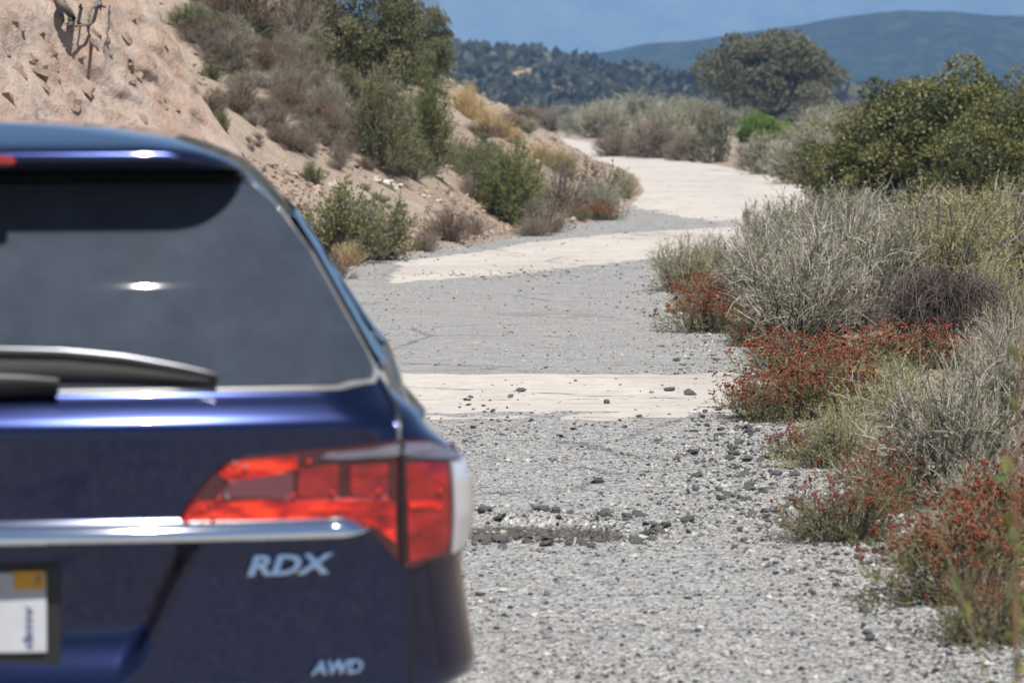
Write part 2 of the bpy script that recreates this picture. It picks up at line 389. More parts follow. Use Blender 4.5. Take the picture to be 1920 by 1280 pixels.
M['debris'] = stone_mat('debris', [(.20, .14, .10), (.30, .22, .165), (.40, .31, .25), (.48, .40, .34), (.14, .11, .09)])
M['clast'] = stone_mat('clast', [(.20, .16, .135), (.27, .225, .19), (.33, .30, .28), (.30, .22, .175)])

def rot_pts(n, y0, y1, rng, pw=2.0):
    """depths with density falling like 1/Y^pw so that the picture is evenly covered."""
    u = rng.uniform(0, 1, n); a, b = y0 ** (1 - pw), y1 ** (1 - pw)
    return (a + u * (b - a)) ** (1 / (1 - pw))
def gravel_density(X, Y):
    e = road_r(Y) - X
    d = .16 + .62 * (1 - sstep(.05, .75, e + .25 * (fbm(X * 2, Y * 1.2, 3, 61) - .5)))
    d = d * (1 - .85 * pale_mask(X, Y)) * (1 - .65 * sstep(18, 23, Y) * sstep(.15, .9, e))
    d = d + .3 * (1 - sstep(10, 14, Y)) + .7 * (1 - sstep(.55, 1.4, np.hypot((X - .10) / .66, (Y - 14.75) / .75)))
    d = d + .5 * np.exp(-((X + .25) / .55) ** 2 - ((Y - 18.9) / .7) ** 2)
    d = d + .45 * np.exp(-((X - .85) / .5) ** 2 - ((Y - 16.6) / 2.2) ** 2)
    d = d + .5 * np.exp(-((X + .05) / .7) ** 2 - ((Y - 36.4) / .8) ** 2)
    el = X - road_l(Y)
    d = d + .4 * (1 - sstep(0, .5, el)) * (Y > 33)
    return np.clip(d, 0, 1)
def build_gravel():
    rng = np.random.default_rng(91)
    n = 330000
    Y = rot_pts(n, 9.8, 60, rng, 1.7); X = rng.uniform(-3.4, 5.2, n)
    ok = (X > road_l(Y) - .25) & (X < road_r(Y) + .6) & (np.abs(X) < .145 * Y + .1) & (rng.uniform(0, 1, n) < gravel_density(X, Y))
    X, Y = X[ok], Y[ok]
    s = np.exp(rng.normal(math.log(.0054), .45, len(X))) * (.75 + Y / 45)
    Z = np.maximum(road_z(X, Y), ground_h(X, Y)) + s * .2
    V, F = stones(np.stack([X, Y, Z], -1), s, rng)
    o = obj('gravel', mesh_np('gravel', V, F, M['gravel'], smooth=False), kind='stuff')
    tag(o, 'fine loose grey and dark gravel strewn over the broken road', 'gravel')
build_gravel()
def stone_meshes(nm, mat, k=6, base=ICO0, flat=.7, seed=1):
    rng = np.random.default_rng(seed)
    return [mesh_np(nm, *stones(np.zeros((1, 3)), np.ones(1), rng, base, flat, .48), mat, smooth=False) for _ in range(k)]
LUMPS = stone_meshes('asphalt_lump', M['asphalt_lump'], 7, ICO0, .62, 4)
def put_stone(name, meshes, x, y, r, label, cat, group, sink=.25, z=None, parent=None):
    o = bpy.data.objects.new(name, random.choice(meshes)); COL.objects.link(o)
    zz = max(float(road_z(np.array([x]), np.array([y]))[0]), gh(x, y)) if z is None else z
    o.location = (x, y, zz + r * (.62 - sink)); o.scale = (r, r * random.uniform(.75, 1.1), r * random.uniform(.7, 1.05))
    o.rotation_euler = (random.uniform(-.3, .3), random.uniform(-.3, .3), random.uniform(0, 6.28))
    if parent is not None: o.parent = parent
    else: tag(o, label, cat, group)
    return o
def scatter_stones():
    # single ones that stand out, from the photograph (px, py, size px)
    for px, py, s, lab in [(1050, 862, 15, 'dark asphalt lump lying alone on the grey lane, left of two'),
                           (1172, 842, 14, 'dark asphalt lump lying alone on the grey lane, right of two'),
                           (1268, 907, 14, 'dark asphalt lump alone beside the loose gravel'),
                           (1138, 793, 18, 'dark asphalt lump just in front of the pale concrete strip'),
                           (1255, 768, 18, 'dark asphalt lump at the near edge of the pale strip'),
                           (1292, 772, 24, 'largest dark asphalt lump at the corner of the pale strip'),
                           (1270, 708, 14, 'dark stone on the far edge of the pale strip'),
                           (1345, 848, 20, 'dark asphalt lump at the top of the loose gravel bank'),
                           (978, 770, 18, 'flat dark lump at the near edge of the pale strip in mid lane'),
                           (1352, 980, 26, 'dark soil lump with a weed sprig near the road edge')]:
        p = hit(px, py); put_stone('asphalt_lump', LUMPS, p[0], p[1], .5 * s / ppm(p[1]), lab, 'stone', None)
    def zone(n, boxpx, smin, smax, lab, grp):
        for _ in range(n):
            px = random.uniform(boxpx[0], boxpx[2]); py = random.uniform(boxpx[1], boxpx[3])
            p = hit(px, py)
            s = .85 * (smin + (smax - smin) * random.random() ** 2.4)
            put_stone('asphalt_lump', LUMPS, p[0], p[1], .5 * s / ppm(p[1]), lab, 'stone', grp)
    zone(120, (1300, 820, 1510, 1005), 10, 30, 'dark asphalt lump in the loose bank between lane and red flowered shrubs', 'asphalt lumps in the gravel bank')
    zone(26, (1300, 770, 1480, 840), 7, 18, 'small dark lump by the right end of the pale strip', 'lumps by the end of the pale strip')
    zone(22, (840, 775, 1000, 830), 7, 17, 'dark lump among the crumbled asphalt before the pale strip', 'lumps before the pale strip')
    zone(30, (980, 505, 1270, 545), 3, 8, 'small dark stone on the far grey paving before the light band', 'stones on the far grey paving')
    zone(14, (900, 700, 1380, 765), 4, 10, 'small dark stone lying on the pale concrete strip', 'stones on the pale strip')
    zone(38, (1380, 1040, 1860, 1270), 10, 30, 'dark lump in the foreground gravel by the road edge', 'lumps in the foreground gravel')
    zone(22, (1000, 425, 1180, 470), 3, 8, 'little stone at the foot of the left slope', 'stones at the slope foot')
    zone(14, (660, 488, 880, 512), 4, 10, 'little stone along the left road edge beyond the car', 'stones along the left road edge')
scatter_stones()
def broken_edge():
    rng = random.Random(12)
    meshes = stone_meshes('asphalt_chunk', M['asphalt_lump'], 6, ICO0, .5, 31)
    for i in range(110):
        a = rng.uniform(0, 6.28); rr = rng.uniform(.75, 1.12) if rng.random() < .7 else rng.uniform(0, .8)
        x = .10 + .56 * rr * math.cos(a); y = 14.75 + .62 * rr * math.sin(a)
        put_stone('asphalt_chunk', meshes, x, y, rng.uniform(.010, .032), 'jagged dark asphalt chunk broken from the pothole rim', 'asphalt chunk', 'broken chunks round the pothole', sink=.2)
broken_edge()
def slope_debris():
    rng = np.random.default_rng(17)
    n = 34000
    Y = rot_pts(n, 33, 110, rng, 1.6); X = toe_l(Y) + .3 - rng.exponential(2.2, n)
    X = X[:]; ok = (fbm(X * .9, Y * .5, 3, 33) > .36); X, Y = X[ok], Y[ok]
    s = np.exp(rng.normal(math.log(.017), .6, len(X))); Z = ground_h(X, Y) + s * .2
    V, F = stones(np.stack([X, Y, Z], -1), s, rng)
    o = obj('slope_debris', mesh_np('slope_debris', V, F, M['debris'], smooth=False), kind='stuff')
    tag(o, 'small stones and crumbled granite littering the left slope', 'debris')
    r2 = random.Random(3)
    pm = stone_meshes('pale_stone', M['pale_rock'], 4, ICO1, .6, 8)
    for i, (px, py, s) in enumerate([(708, 343, 20), (725, 350, 26), (735, 356, 22), (748, 352, 16), (800, 372, 18), (822, 380, 14), (850, 402, 16)]):
        p = hit(px, py)
        put_stone('pale_stone', pm, p[0], p[1], .5 * s / ppm(p[1]), 'bleached white stone on the slope above the purple twigged bush' if i < 4 else 'pale stone lower down the slope beside the brown dry bush', 'stone',
                  'bleached stones above the bush' if i < 4 else 'pale stones beside the brown bush', z=p[2])
slope_debris()

# ------------------------------------------------------------------ plant geometry (numpy)
def norm(v): return v / np.maximum(np.linalg.norm(v, axis=-1, keepdims=True), 1e-9)
def tubes(P, R, sides=3):
    P = np.asarray(P, float); n, k, _ = P.shape
    T = norm(np.gradient(P, axis=1))
    ref = np.where(np.abs(T[..., 2:3]) > .9, np.array([1., 0, 0]), np.array([0, 0, 1.]))
    A = norm(np.cross(T, ref)); B = np.cross(T, A)
    ang = np.arange(sides) * 2 * np.pi / sides
    ring = A[:, :, None, :] * np.cos(ang)[None, None, :, None] + B[:, :, None, :] * np.sin(ang)[None, None, :, None]
    V = P[:, :, None, :] + ring * R[:, :, None, None]
    i = np.arange(n)[:, None, None] * k * sides; j = np.arange(k - 1)[None, :, None] * sides; s = np.arange(sides)[None, None, :]; s2 = (s + 1) % sides
    F = np.stack([i + j + s, i + j + s2, i + j + sides + s2, i + j + sides + s], -1).reshape(-1, 4)
    return V.reshape(-1, 3), F
def leaf_quads(C, D, rng, L, W, up=.4, face=None):
    n = len(C); D = norm(D)
    N = norm(rng.normal(size=(n, 3)) + np.array([0, 0, up]) + (0 if face is None else face * 1.5)); S = norm(np.cross(D, N)); U = np.cross(S, D)
    L = L[:, None]; W = W[:, None]
    b = C; tip = C + D * L; m = C + D * L * .45 - U * L * .06
    V = np.stack([b, m + S * W, tip, m - S * W], 1)
    F = np.arange(n)[:, None] * 4 + np.array([0, 1, 2, 3])[None]
    return V.reshape(-1, 3), F
def bez(p0, p1, p2, k):
    t = np.linspace(0, 1, k)[None, :, None]
    return p0[:, None] * (1 - t) ** 2 + p1[:, None] * 2 * t * (1 - t) + p2[:, None] * t * t
def lerp_poly(P, idx, t):
    k = P.shape[1]; f = t * (k - 1); i = np.minimum(f.astype(int), k - 2); w = (f - i)[:, None]
    return P[idx, i] * (1 - w) + P[idx, i + 1] * w, norm(P[idx, i + 1] - P[idx, i])

def dome_ends(n, rng, W, H, rag=.2, full=1.0):
    a = rng.uniform(0, 2 * np.pi, n); r = np.sqrt(rng.uniform(0, 1, n)) * W / 2
    lump = 1 + .28 * (np.sin(2 * a + rng.uniform(0, 6)) * .5 + np.sin(3 * a + rng.uniform(0, 6)) * .5)
    r = r * lump
    low = np.where(rng.uniform(0, 1, n) < .38, rng.uniform(.15, .85, n), 1.)
    z = H * low * np.sqrt(np.clip(1 - full * (r / (W / 2 * 1.15)) ** 2, .05, 1)) * (1 - rag * rng.uniform(0, 1, n) ** 1.5 * 2 + rag * .3)
    return np.stack([r * np.cos(a), r * np.sin(a), np.clip(z, .04 * H, None)], -1)

def make_broom(seed, stem_mat, leaf_mat, W=1., H=.75, nst=150, ntw=900, tw=(.06, .16), srad=.0035, trad=.0016, nleaf=5000, leaf=(.012, .028), lw=.16,
               arch=.35, lean=.7, rag=.2, leaf_t=(.1, 1.), heads=0, head_r=.012, leaf_low=False):
    """upright many-stemmed shrub: stems, leaves and, when asked, dried flower heads."""
    rng = np.random.default_rng(seed)
    E = dome_ends(nst, rng, W, H, rag)
    root = E * np.array([.28, .28, 0]) + rng.normal(0, .03 * W, (nst, 3)) * np.array([1, 1, 0]); root[:, 2] = -.02
    C = root * .6 + E * .4; C[:, 2] = E[:, 2] * (.55 + arch * rng.uniform(0, 1, nst))
    C[:, :2] = root[:, :2] + (E - root)[:, :2] * rng.uniform(.2, .55, (nst, 1))
    P = bez(root, C, E, 5); P[:, 1:-1] += rng.normal(0, .012 * W, (nst, 3, 3))
    a = Acc(); b0 = Acc()
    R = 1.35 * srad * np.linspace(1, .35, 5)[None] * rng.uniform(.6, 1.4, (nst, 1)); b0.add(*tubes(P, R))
    idx = rng.integers(0, nst, ntw); t = rng.uniform(.25, 1., ntw) ** .8
    q, d = lerp_poly(P, idx, t)
    dd = norm(d * lean + rng.normal(0, .55, (ntw, 3)) + np.array([0, 0, .35])); L = rng.uniform(*tw, ntw)[:, None]
    e = q + dd * L; c = q + (d * .5 + dd * .5) * L * .5
    TP = bez(q, c, e, 3); a.add(*tubes(TP, trad * np.linspace(1, .5, 3)[None] * rng.uniform(.7, 1.3, (ntw, 1))))
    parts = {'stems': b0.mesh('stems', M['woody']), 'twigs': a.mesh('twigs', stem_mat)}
    if nleaf:
        idx = rng.integers(0, ntw, nleaf); t = rng.uniform(*leaf_t, nleaf)
        q, d = lerp_poly(TP, idx, t)
        if leaf_low:
            k = q[:, 2] < H * rng.uniform(.35, .9, nleaf); q, d = q[k], d[k]
        m = len(q); L = rng.uniform(*leaf, m)
        V, F = leaf_quads(q, d * .8 + rng.normal(0, .6, (m, 3)) + np.array([0, 0, .25]), rng, L, L * lw)
        parts['foliage'] = mesh_np('foliage', V, F, leaf_mat, smooth=False)
    if heads:
        ok = np.where(TP[:, -1, 2] > .45 * H)[0]
        idx = rng.choice(ok if len(ok) else np.arange(ntw), heads); base = TP[idx, -1]
        st = base + norm(rng.normal(0, .35, (heads, 3)) + np.array([0, 0, 1.])) * rng.uniform(.03, .14, (heads, 1)) * H * 1.3
        b = Acc(); b.add(*tubes(bez(base, (base + st) / 2 + rng.normal(0, .008, base.shape), st, 3), np.full((heads, 3), .0013)))
        parts['flower_stalks'] = b.mesh('flower_stalks', M['buck_twig'])
        h = Acc(); k = 4
        P2 = np.repeat(st, k, 0) + rng.normal(0, head_r * .75, (heads * k, 3)); r2 = head_r * rng.uniform(.45, .95, heads * k)
        h.add(*stones(P2, r2, rng, OCT, .85, .25)); parts['flower_heads'] = h.mesh('flower_heads', M['rust_head'], False)
    return parts
def make_mound(seed, mat, W=1., H=.6, n=900):
    """dead arching twigs piled in a mound."""
    rng = np.random.default_rng(seed)
    a_ = rng.uniform(0, 6.283, n); r = np.sqrt(rng.uniform(0, 1, n)) * W / 2
    r = r * (1 + .35 * np.sin(3 * a_ + 1) * np.cos(2 * a_)); E = np.stack([r * np.cos(a_), r * np.sin(a_), H * rng.uniform(.02, .75, n) * np.sqrt(np.clip(1 - (r / W * 1.7) ** 2, .05, 1))], -1)
    root = rng.normal(0, .12 * W, (n, 3)) * np.array([1, 1, 0]); C = (root + E) / 2; C[:, 2] = H * rng.uniform(.35, 1.5, n)
    P = bez(root, C, E, 7) + rng.normal(0, .008, (n, 7, 3))
    a = Acc(); a.add(*tubes(P, .0034 * np.linspace(1, .4, 7)[None] * rng.uniform(.5, 1.3, (n, 1))))
    return {'stems': a.mesh('stems', mat)}
def make_grass(seed, mat, W=.5, H=.5, n=420, wd=.004, seedhead=True):
    rng = np.random.default_rng(seed)
    E = dome_ends(n, rng, W, H, .35, .5); root = E * np.array([.4, .4, 0]); C = root + (E - root) * np.array([.25, .25, .75])
    P = bez(root, C, E, 5); a = Acc(); a.add(*tubes(P, wd * np.array([1, .9, .7, .5, .2])[None] * rng.uniform(.6, 1.2, (n, 1))))
    p = {'blades': a.mesh('blades', mat)}
    if seedhead:
        h = Acc(); k = n // 3; h.add(*stones(E[:k], rng.uniform(.004, .007, k), rng, OCT, 2.6, .2)); p['seed_heads'] = h.mesh('seed_heads', mat, False)
    return p
def make_crown(seed, leaf_mat, W=3., H=2.2, nclump=70, per=260, leaf=(.05, .09), lw=.32, clump=.34, trunk=True, base=.12, bark='bark', shell=.55, gap=.0, trunk_r=.06, flatb=.35):
    """rounded leafy crown made of many clumps on a branching trunk."""
    rng = np.random.default_rng(seed)
    u = norm(rng.normal(size=(nclump, 3))); u[:, 2] = np.where(u[:, 2] < -flatb, -u[:, 2], u[:, 2])
    rad = rng.uniform(shell, 1., nclump)[:, None] * (1 + .14 * np.sin(3 * np.arctan2(u[:, 1], u[:, 0]) + rng.uniform(0, 6)) + .06 * rng.normal(size=nclump))[:, None]
    ctr = np.array([0, 0, H * (base + (1 - base) * .5)]); ext = np.array([W / 2, W / 2, H * (1 - base) * .5])
    C = ctr + u * rad * ext * (1 - clump * .5)
    per_n = rng.integers(int(per * .5), int(per * 1.5), nclump); tot = per_n.sum(); ci = np.repeat(np.arange(nclump), per_n)
    cr = clump * W * .5 * rng.uniform(.6, 1.25, nclump)
    d = norm(rng.normal(size=(tot, 3))); d[:, 2] = np.abs(d[:, 2]) * np.where(rng.uniform(0, 1, tot) < .8, 1, -1)
    rr = rng.uniform(.4, 1.06, tot)[:, None] ** .45
    q = C[ci] + d * rr * cr[ci][:, None] * np.array([1, 1, .75])
    q[:, 2] = np.maximum(q[:, 2], .03)
    L = rng.uniform(*leaf, tot)
    V, F = leaf_quads(q, d * .6 + rng.normal(0, .7, (tot, 3)) + np.array([0, 0, .2]), rng, L, L * lw, .3, d)
    cme = mesh_np('crown', V, F, leaf_mat, smooth=False); parts = {'crown': cme}
    tn = np.clip(rng.uniform(-.25, 1., nclump)[ci] + .2 * rng.normal(size=tot), 0, 1); at_ = cme.attributes.new('tone', 'FLOAT', 'POINT'); at_.data.foreach_set('value', np.repeat(tn, 4).astype(np.float32))
    if trunk:
        a = Acc(); k = max(4, nclump // 10)
        fork = np.array([0, 0, H * (max(base, .04) + .08)])
        trunkP = bez(np.array([[0, 0, -.05]]), np.array([[.04 * W, 0, fork[2] * .5]]), fork[None], 5)
        a.add(*tubes(trunkP, np.linspace(trunk_r * 1.25, trunk_r, 5)[None], 8))
        sel = rng.choice(nclump, k, replace=False)
        LP = bez(np.repeat(fork[None], k, 0), fork + (C[sel] - fork) * np.array([.6, .6, .35]) + rng.normal(0, .05 * W, (k, 3)), C[sel], 7)
        a.add(*tubes(LP, trunk_r * np.linspace(.75, .16, 7)[None] * rng.uniform(.6, 1., (k, 1)), 6))
        j = rng.integers(0, k, nclump); q, dd = lerp_poly(LP, j, rng.uniform(.3, .95, nclump))
        TP = bez(q, (q + C) / 2 + rng.normal(0, .04 * W, q.shape), C, 5)
        a.add(*tubes(TP, trunk_r * .24 * np.linspace(1, .3, 5)[None] * np.ones((nclump, 1)), 4))
        parts['trunk'] = a.mesh('trunk', M[bark])
    return parts

# ------------------------------------------------------------------ plant library: a few variants per kind, unit size as built
LIB = {}
def lib(kind, fn, *variants): LIB[kind] = [fn(**v) for v in variants]; LIB[kind + '_size'] = [(v['W'], v['H']) for v in variants]
S, O = M['sage_twig'], M['olive_leaf']
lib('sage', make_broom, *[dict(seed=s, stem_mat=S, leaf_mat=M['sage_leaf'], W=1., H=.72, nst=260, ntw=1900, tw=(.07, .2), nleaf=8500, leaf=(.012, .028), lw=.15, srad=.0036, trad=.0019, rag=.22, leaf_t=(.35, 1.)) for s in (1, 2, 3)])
lib('olive', make_broom, *[dict(seed=s, stem_mat=S, leaf_mat=O, W=1., H=.72, nst=240, ntw=1800, tw=(.06, .18), nleaf=12000, leaf=(.012, .028), lw=.14, srad=.0034, trad=.0017, leaf_t=(.45, 1.), rag=.2) for s in (11, 12)])
lib('buck', make_broom, *[dict(seed=s, stem_mat=M['buck_twig'], leaf_mat=M['buck_leaf'], W=.6, H=.30, nst=220, ntw=1300, tw=(.03, .09), nleaf=8000, leaf=(.008, .02), lw=.18, srad=.0018, trad=.001, heads=h, head_r=.0095, leaf_low=True, rag=.25) for s, h in ((21, 105), (22, 230), (23, 55))])
lib('fargrey', make_broom, *[dict(seed=s, stem_mat=S, leaf_mat=M['sage_leaf'], W=3., H=1.8, nst=260, ntw=1500, tw=(.25, .6), nleaf=8000, leaf=(.06, .13), lw=.16, srad=.012, trad=.007) for s in (31, 32)])
lib('farpink', make_broom, *[dict(seed=s, stem_mat=M['dry_twig'], leaf_mat=M['brown_leaf'], W=3., H=1.6, nst=300, ntw=1700, tw=(.2, .5), nleaf=1800, leaf=(.05, .11), lw=.2, srad=.012, trad=.008) for s in (34, 35)])
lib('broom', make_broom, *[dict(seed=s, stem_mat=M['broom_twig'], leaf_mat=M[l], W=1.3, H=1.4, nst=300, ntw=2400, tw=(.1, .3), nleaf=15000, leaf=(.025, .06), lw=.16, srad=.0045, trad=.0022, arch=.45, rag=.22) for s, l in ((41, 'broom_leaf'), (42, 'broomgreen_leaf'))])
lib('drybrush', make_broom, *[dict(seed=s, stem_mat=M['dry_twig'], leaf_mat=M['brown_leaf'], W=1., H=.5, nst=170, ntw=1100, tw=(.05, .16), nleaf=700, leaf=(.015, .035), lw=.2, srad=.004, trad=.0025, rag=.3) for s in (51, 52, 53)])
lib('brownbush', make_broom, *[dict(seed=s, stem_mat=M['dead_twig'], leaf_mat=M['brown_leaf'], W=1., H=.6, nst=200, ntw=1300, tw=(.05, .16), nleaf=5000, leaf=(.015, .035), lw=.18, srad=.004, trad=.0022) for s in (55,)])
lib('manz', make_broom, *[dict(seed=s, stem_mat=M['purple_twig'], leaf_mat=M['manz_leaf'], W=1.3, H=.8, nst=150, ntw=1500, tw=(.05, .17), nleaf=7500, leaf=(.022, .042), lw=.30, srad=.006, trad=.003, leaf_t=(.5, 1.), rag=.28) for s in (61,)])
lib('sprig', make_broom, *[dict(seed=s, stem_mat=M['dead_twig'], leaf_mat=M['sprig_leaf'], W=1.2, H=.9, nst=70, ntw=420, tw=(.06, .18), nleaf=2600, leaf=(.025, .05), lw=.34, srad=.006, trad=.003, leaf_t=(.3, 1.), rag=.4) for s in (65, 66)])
lib('mound', make_mound, dict(seed=71, mat=M['dead_twig'], W=1., H=.6, n=1300))
lib('grass', make_grass, dict(seed=81, mat=M['straw'], W=.5, H=.45), dict(seed=82, mat=M['straw'], W=.6, H=.4))
lib('darkshrub', make_crown, *[dict(seed=s, leaf_mat=M['dark_leaf'], W=3.4, H=2.2, nclump=175, per=310, leaf=(.035, .065), lw=.36, clump=.21, base=-.25, trunk_r=.05, shell=.55, flatb=2.) for s in (91, 92)])
lib('oak', make_crown, dict(seed=95, leaf_mat=M['greyoak_leaf'], W=10., H=6.2, nclump=120, per=420, leaf=(.12, .24), lw=.34, clump=.22, base=.03, trunk_r=.2, shell=.5, flatb=.62))
lib('slopeoak', make_crown, dict(seed=96, leaf_mat=M['oak_leaf'], W=3., H=2.6, nclump=120, per=330, leaf=(.035, .065), lw=.34, clump=.22, base=-.2, trunk_r=.06, shell=.45, flatb=2.))
lib('bright', make_crown, dict(seed=97, leaf_mat=M['bright_leaf'], W=2.4, H=1.4, nclump=60, per=240, leaf=(.05, .09), lw=.34, clump=.3, base=-.3, trunk_r=.04, flatb=2.))
NAMES = dict(sage='sagebrush', olive='rabbitbrush', buck='buckwheat_shrub', fargrey='sagebrush', farpink='dry_shrub', broom='broom_shrub', drybrush='dry_shrub', brownbush='dry_shrub',
             manz='twiggy_shrub', sprig='leafy_shrub', mound='dead_brush', grass='grass_tuft', darkshrub='evergreen_shrub', oak='oak_tree', slopeoak='oak_tree', bright='green_shrub')
CATS = dict(grass='grass', oak='tree', slopeoak='tree')
def place(kind, loc, w, h, label, group=None, var=0, rz=None, sink=.02):
    """a plant of the library, w metres wide and h metres high, standing at loc."""
    var %= len(LIB[kind]); W, H = LIB[kind + '_size'][var]
    r = empty(NAMES[kind], (loc[0], loc[1], loc[2] - sink))
    r.scale = (w / W, w / W, h / H); r.rotation_euler = (0, 0, random.uniform(0, 6.28) if rz is None else rz)
    for nm, me in LIB[kind][var].items(): obj(nm, me, r, 'stuff' if nm in ('flower_heads', 'flower_stalks', 'seed_heads', 'blades', 'foliage', 'twigs') else None)
    return tag(r, label, CATS.get(kind, 'shrub'), group)
def plant_px(kind, px, py, wpx, hpx, label, group=None, var=0, rz=None):
    """stands where the ground shows at (px, py); size from its width and height in the photograph."""
    p = hit(px, py); k = 1 / ppm(p[1])
    if kind == 'buck': wpx, hpx = wpx * 1.22, hpx * .88
    return place(kind, p, wpx * k, hpx * k, label, group, var, rz)
def plant_at(kind, px, Y, wpx, hpx, label, group=None, var=0, rz=None):
    """base hidden in the photograph: px column and depth are given, the ground carries it."""
    x = (px - 960) / FPX * Y; k = 1 / ppm(Y)
    return place(kind, (x, Y, gh(x, Y)), wpx * k, hpx * k, label, group, var, rz)

# ------------------------------------------------------------------ right verge
plant_px('buck', 1815, 1130, 330, 215, 'buckwheat thick with orange red seed heads at the lower right road edge', var=1)
plant_px('buck', 1905, 1040, 260, 200, 'rust headed buckwheat against the right picture edge behind the thickest one', var=1)
plant_px('buck', 1850, 1215, 190, 190, 'greener buckwheat nearest the camera with only scattered dark red heads', var=2)
plant_px('buck', 1585, 1018, 230, 150, 'round green buckwheat with red heads standing on the grey gravel', var=0)
plant_px('buck', 1680, 960, 150, 150, 'buckwheat with a rising spray of red heads before the grey sagebrush', var=0)
plant_px('olive', 1570, 880, 190, 130, 'low yellow green rabbitbrush with red heads beside the loose gravel', var=0)
plant_px('sage', 1790, 950, 380, 270, 'wide silver grey sagebrush with dense twigs in the right foreground', var=0)
plant_px('olive', 1680, 860, 270, 190, 'yellow green rabbitbrush spreading left of the silver foreground sagebrush', var=1)
plant_px('sage', 1900, 850, 240, 250, 'grey sagebrush cut by the right picture edge above the orange buckwheat', var=1)
plant_px('buck', 1440, 795, 180, 110, 'rusty buckwheat at the right end of the pale concrete strip', var=1)
plant_px('buck', 1560, 790, 230, 150, 'broad rusty buckwheat behind the one at the pale strip end', var=1)
plant_px('buck', 1500, 712, 230, 100, 'red brown buckwheat in front of the tall grey sagebrush', var=1)
plant_px('buck', 1680, 700, 260, 100, 'red headed buckwheat in front of the dark dead brush', var=1)
plant_px('buck', 1790, 690, 160, 70, 'small red headed buckwheat right of the dark dead brush', var=0)
plant_px('grass', 1820, 690, 120, 60, 'golden dry grass tuft right of the dark dead brush', var=0)
plant_px('mound', 1765, 660, 290, 185, 'dark brown mound of dead arching twigs amid the right verge', rz=.4)
plant_px('olive', 1870, 640, 200, 160, 'yellowish rabbitbrush right of the dead brush by the picture edge', var=1)
plant_px('sage', 1490, 650, 300, 230, 'tall pale grey sagebrush leaning over the lane', var=1)
plant_px('sage', 1600, 620, 320, 240, 'tall pale grey sagebrush behind the dead brush, bigger of two', var=2)
plant_px('olive', 1760, 600, 340, 240, 'olive green rabbitbrush rising behind the dead brush', var=0)
plant_px('olive', 1880, 570, 330, 230, 'olive rabbitbrush at the picture edge below the evergreen shrub', var=1)
plant_px('sage', 1330, 545, 130, 100, 'small grey sagebrush wedged beside the olive one that overhangs the lane', var=0)
plant_px('olive', 1285, 552, 165, 110, 'rounded grey green shrub sitting alone on the far right lane edge', var=0)
plant_px('sprig', 1370, 560, 90, 110, 'dark leafy sprig beside the rounded grey green shrub', var=1)
plant_px('buck', 1330, 585, 140, 80, 'orange red buckwheat tucked under the rounded grey green shrub', var=1)
plant_px('buck', 1335, 632, 170, 95, 'dome of rusty buckwheat jutting into the grey lane', var=1)
plant_px('buck', 1420, 650, 120, 80, 'rusty buckwheat just behind the dome that juts into the lane', var=0)
plant_px('sage', 1430, 590, 200, 180, 'grey twiggy sagebrush above the rusty buckwheat dome', var=0)
plant_px('sprig', 1408, 452, 46, 78, 'single dark leafy twig sticking up at the sagebrush edge against the pale road', var=0)
plant_px('sprig', 1475, 470, 120, 100, 'dark leafy shrub poking above the grey sagebrush, leftmost of three', var=1)
plant_px('sprig', 1580, 490, 170, 150, 'dark leafy shrub poking above the grey sagebrush, middle of three', var=0)
plant_px('sprig', 1690, 480, 160, 150, 'dark leafy shrub poking above the grey sagebrush, nearest the evergreen', var=1)
plant_px('sage', 1500, 520, 230, 150, 'grey sagebrush standing behind the tall pale pair', var=2)
plant_px('sage', 1640, 510, 230, 150, 'grey sagebrush in front of the evergreen shrub', var=1)
plant_px('darkshrub', 1640, 398, 300, 195, 'dark evergreen shrub beside the pale road, lower left lobe', var=1)
plant_px('darkshrub', 1770, 394, 420, 268, 'large dark evergreen shrub with rounded olive lit clumps', var=0)
plant_px('darkshrub', 1890, 400, 330, 240, 'dark evergreen shrub running out at the right picture edge', var=1)
plant_px('olive', 1800, 478, 260, 130, 'olive rabbitbrush under the large evergreen shrub', var=0)
plant_px('sage', 1905, 500, 200, 150, 'grey sagebrush at the picture edge under the evergreen shrubs', var=2)
plant_px('sage', 1720, 455, 170, 100, 'grey sagebrush between the leafy sprigs and the evergreen', var=1)
plant_px('sage', 1560, 560, 260, 190, 'grey sagebrush filling the middle of the right verge', var=0)
plant_px('sage', 1900, 735, 220, 170, 'silver sagebrush behind the golden grass at the picture edge', var=2)
plant_px('olive', 1650, 745, 160, 90, 'low yellow green rabbitbrush among the red buckwheat', var=0)
plant_px('sage', 1850, 1000, 240, 150, 'low grey sagebrush between the foreground one and the orange buckwheat', var=1)
plant_px('sage', 1600, 430, 120, 70, 'small grey sagebrush by the pale road below the evergreen', var=0)
plant_px('grass', 1890, 700, 120, 70, 'golden dry grass tuft at the picture edge', var=1)
plant_px('buck', 1455, 765, 150, 70, 'small rusty buckwheat reaching onto the pale strip', var=0)
plant_px('buck', 1505, 865, 130, 80, 'low rusty buckwheat at the left foot of the yellow green rabbitbrush', var=1)
plant_px('buck', 1620, 905, 140, 80, 'rusty buckwheat between the rabbitbrush and the round green buckwheat', var=0)
plant_px('buck', 1750, 1060, 160, 90, 'rusty buckwheat just left of the thick orange one', var=1)
plant_px('buck', 1570, 735, 200, 80, 'rusty buckwheat in the red band before the sagebrush', var=0)
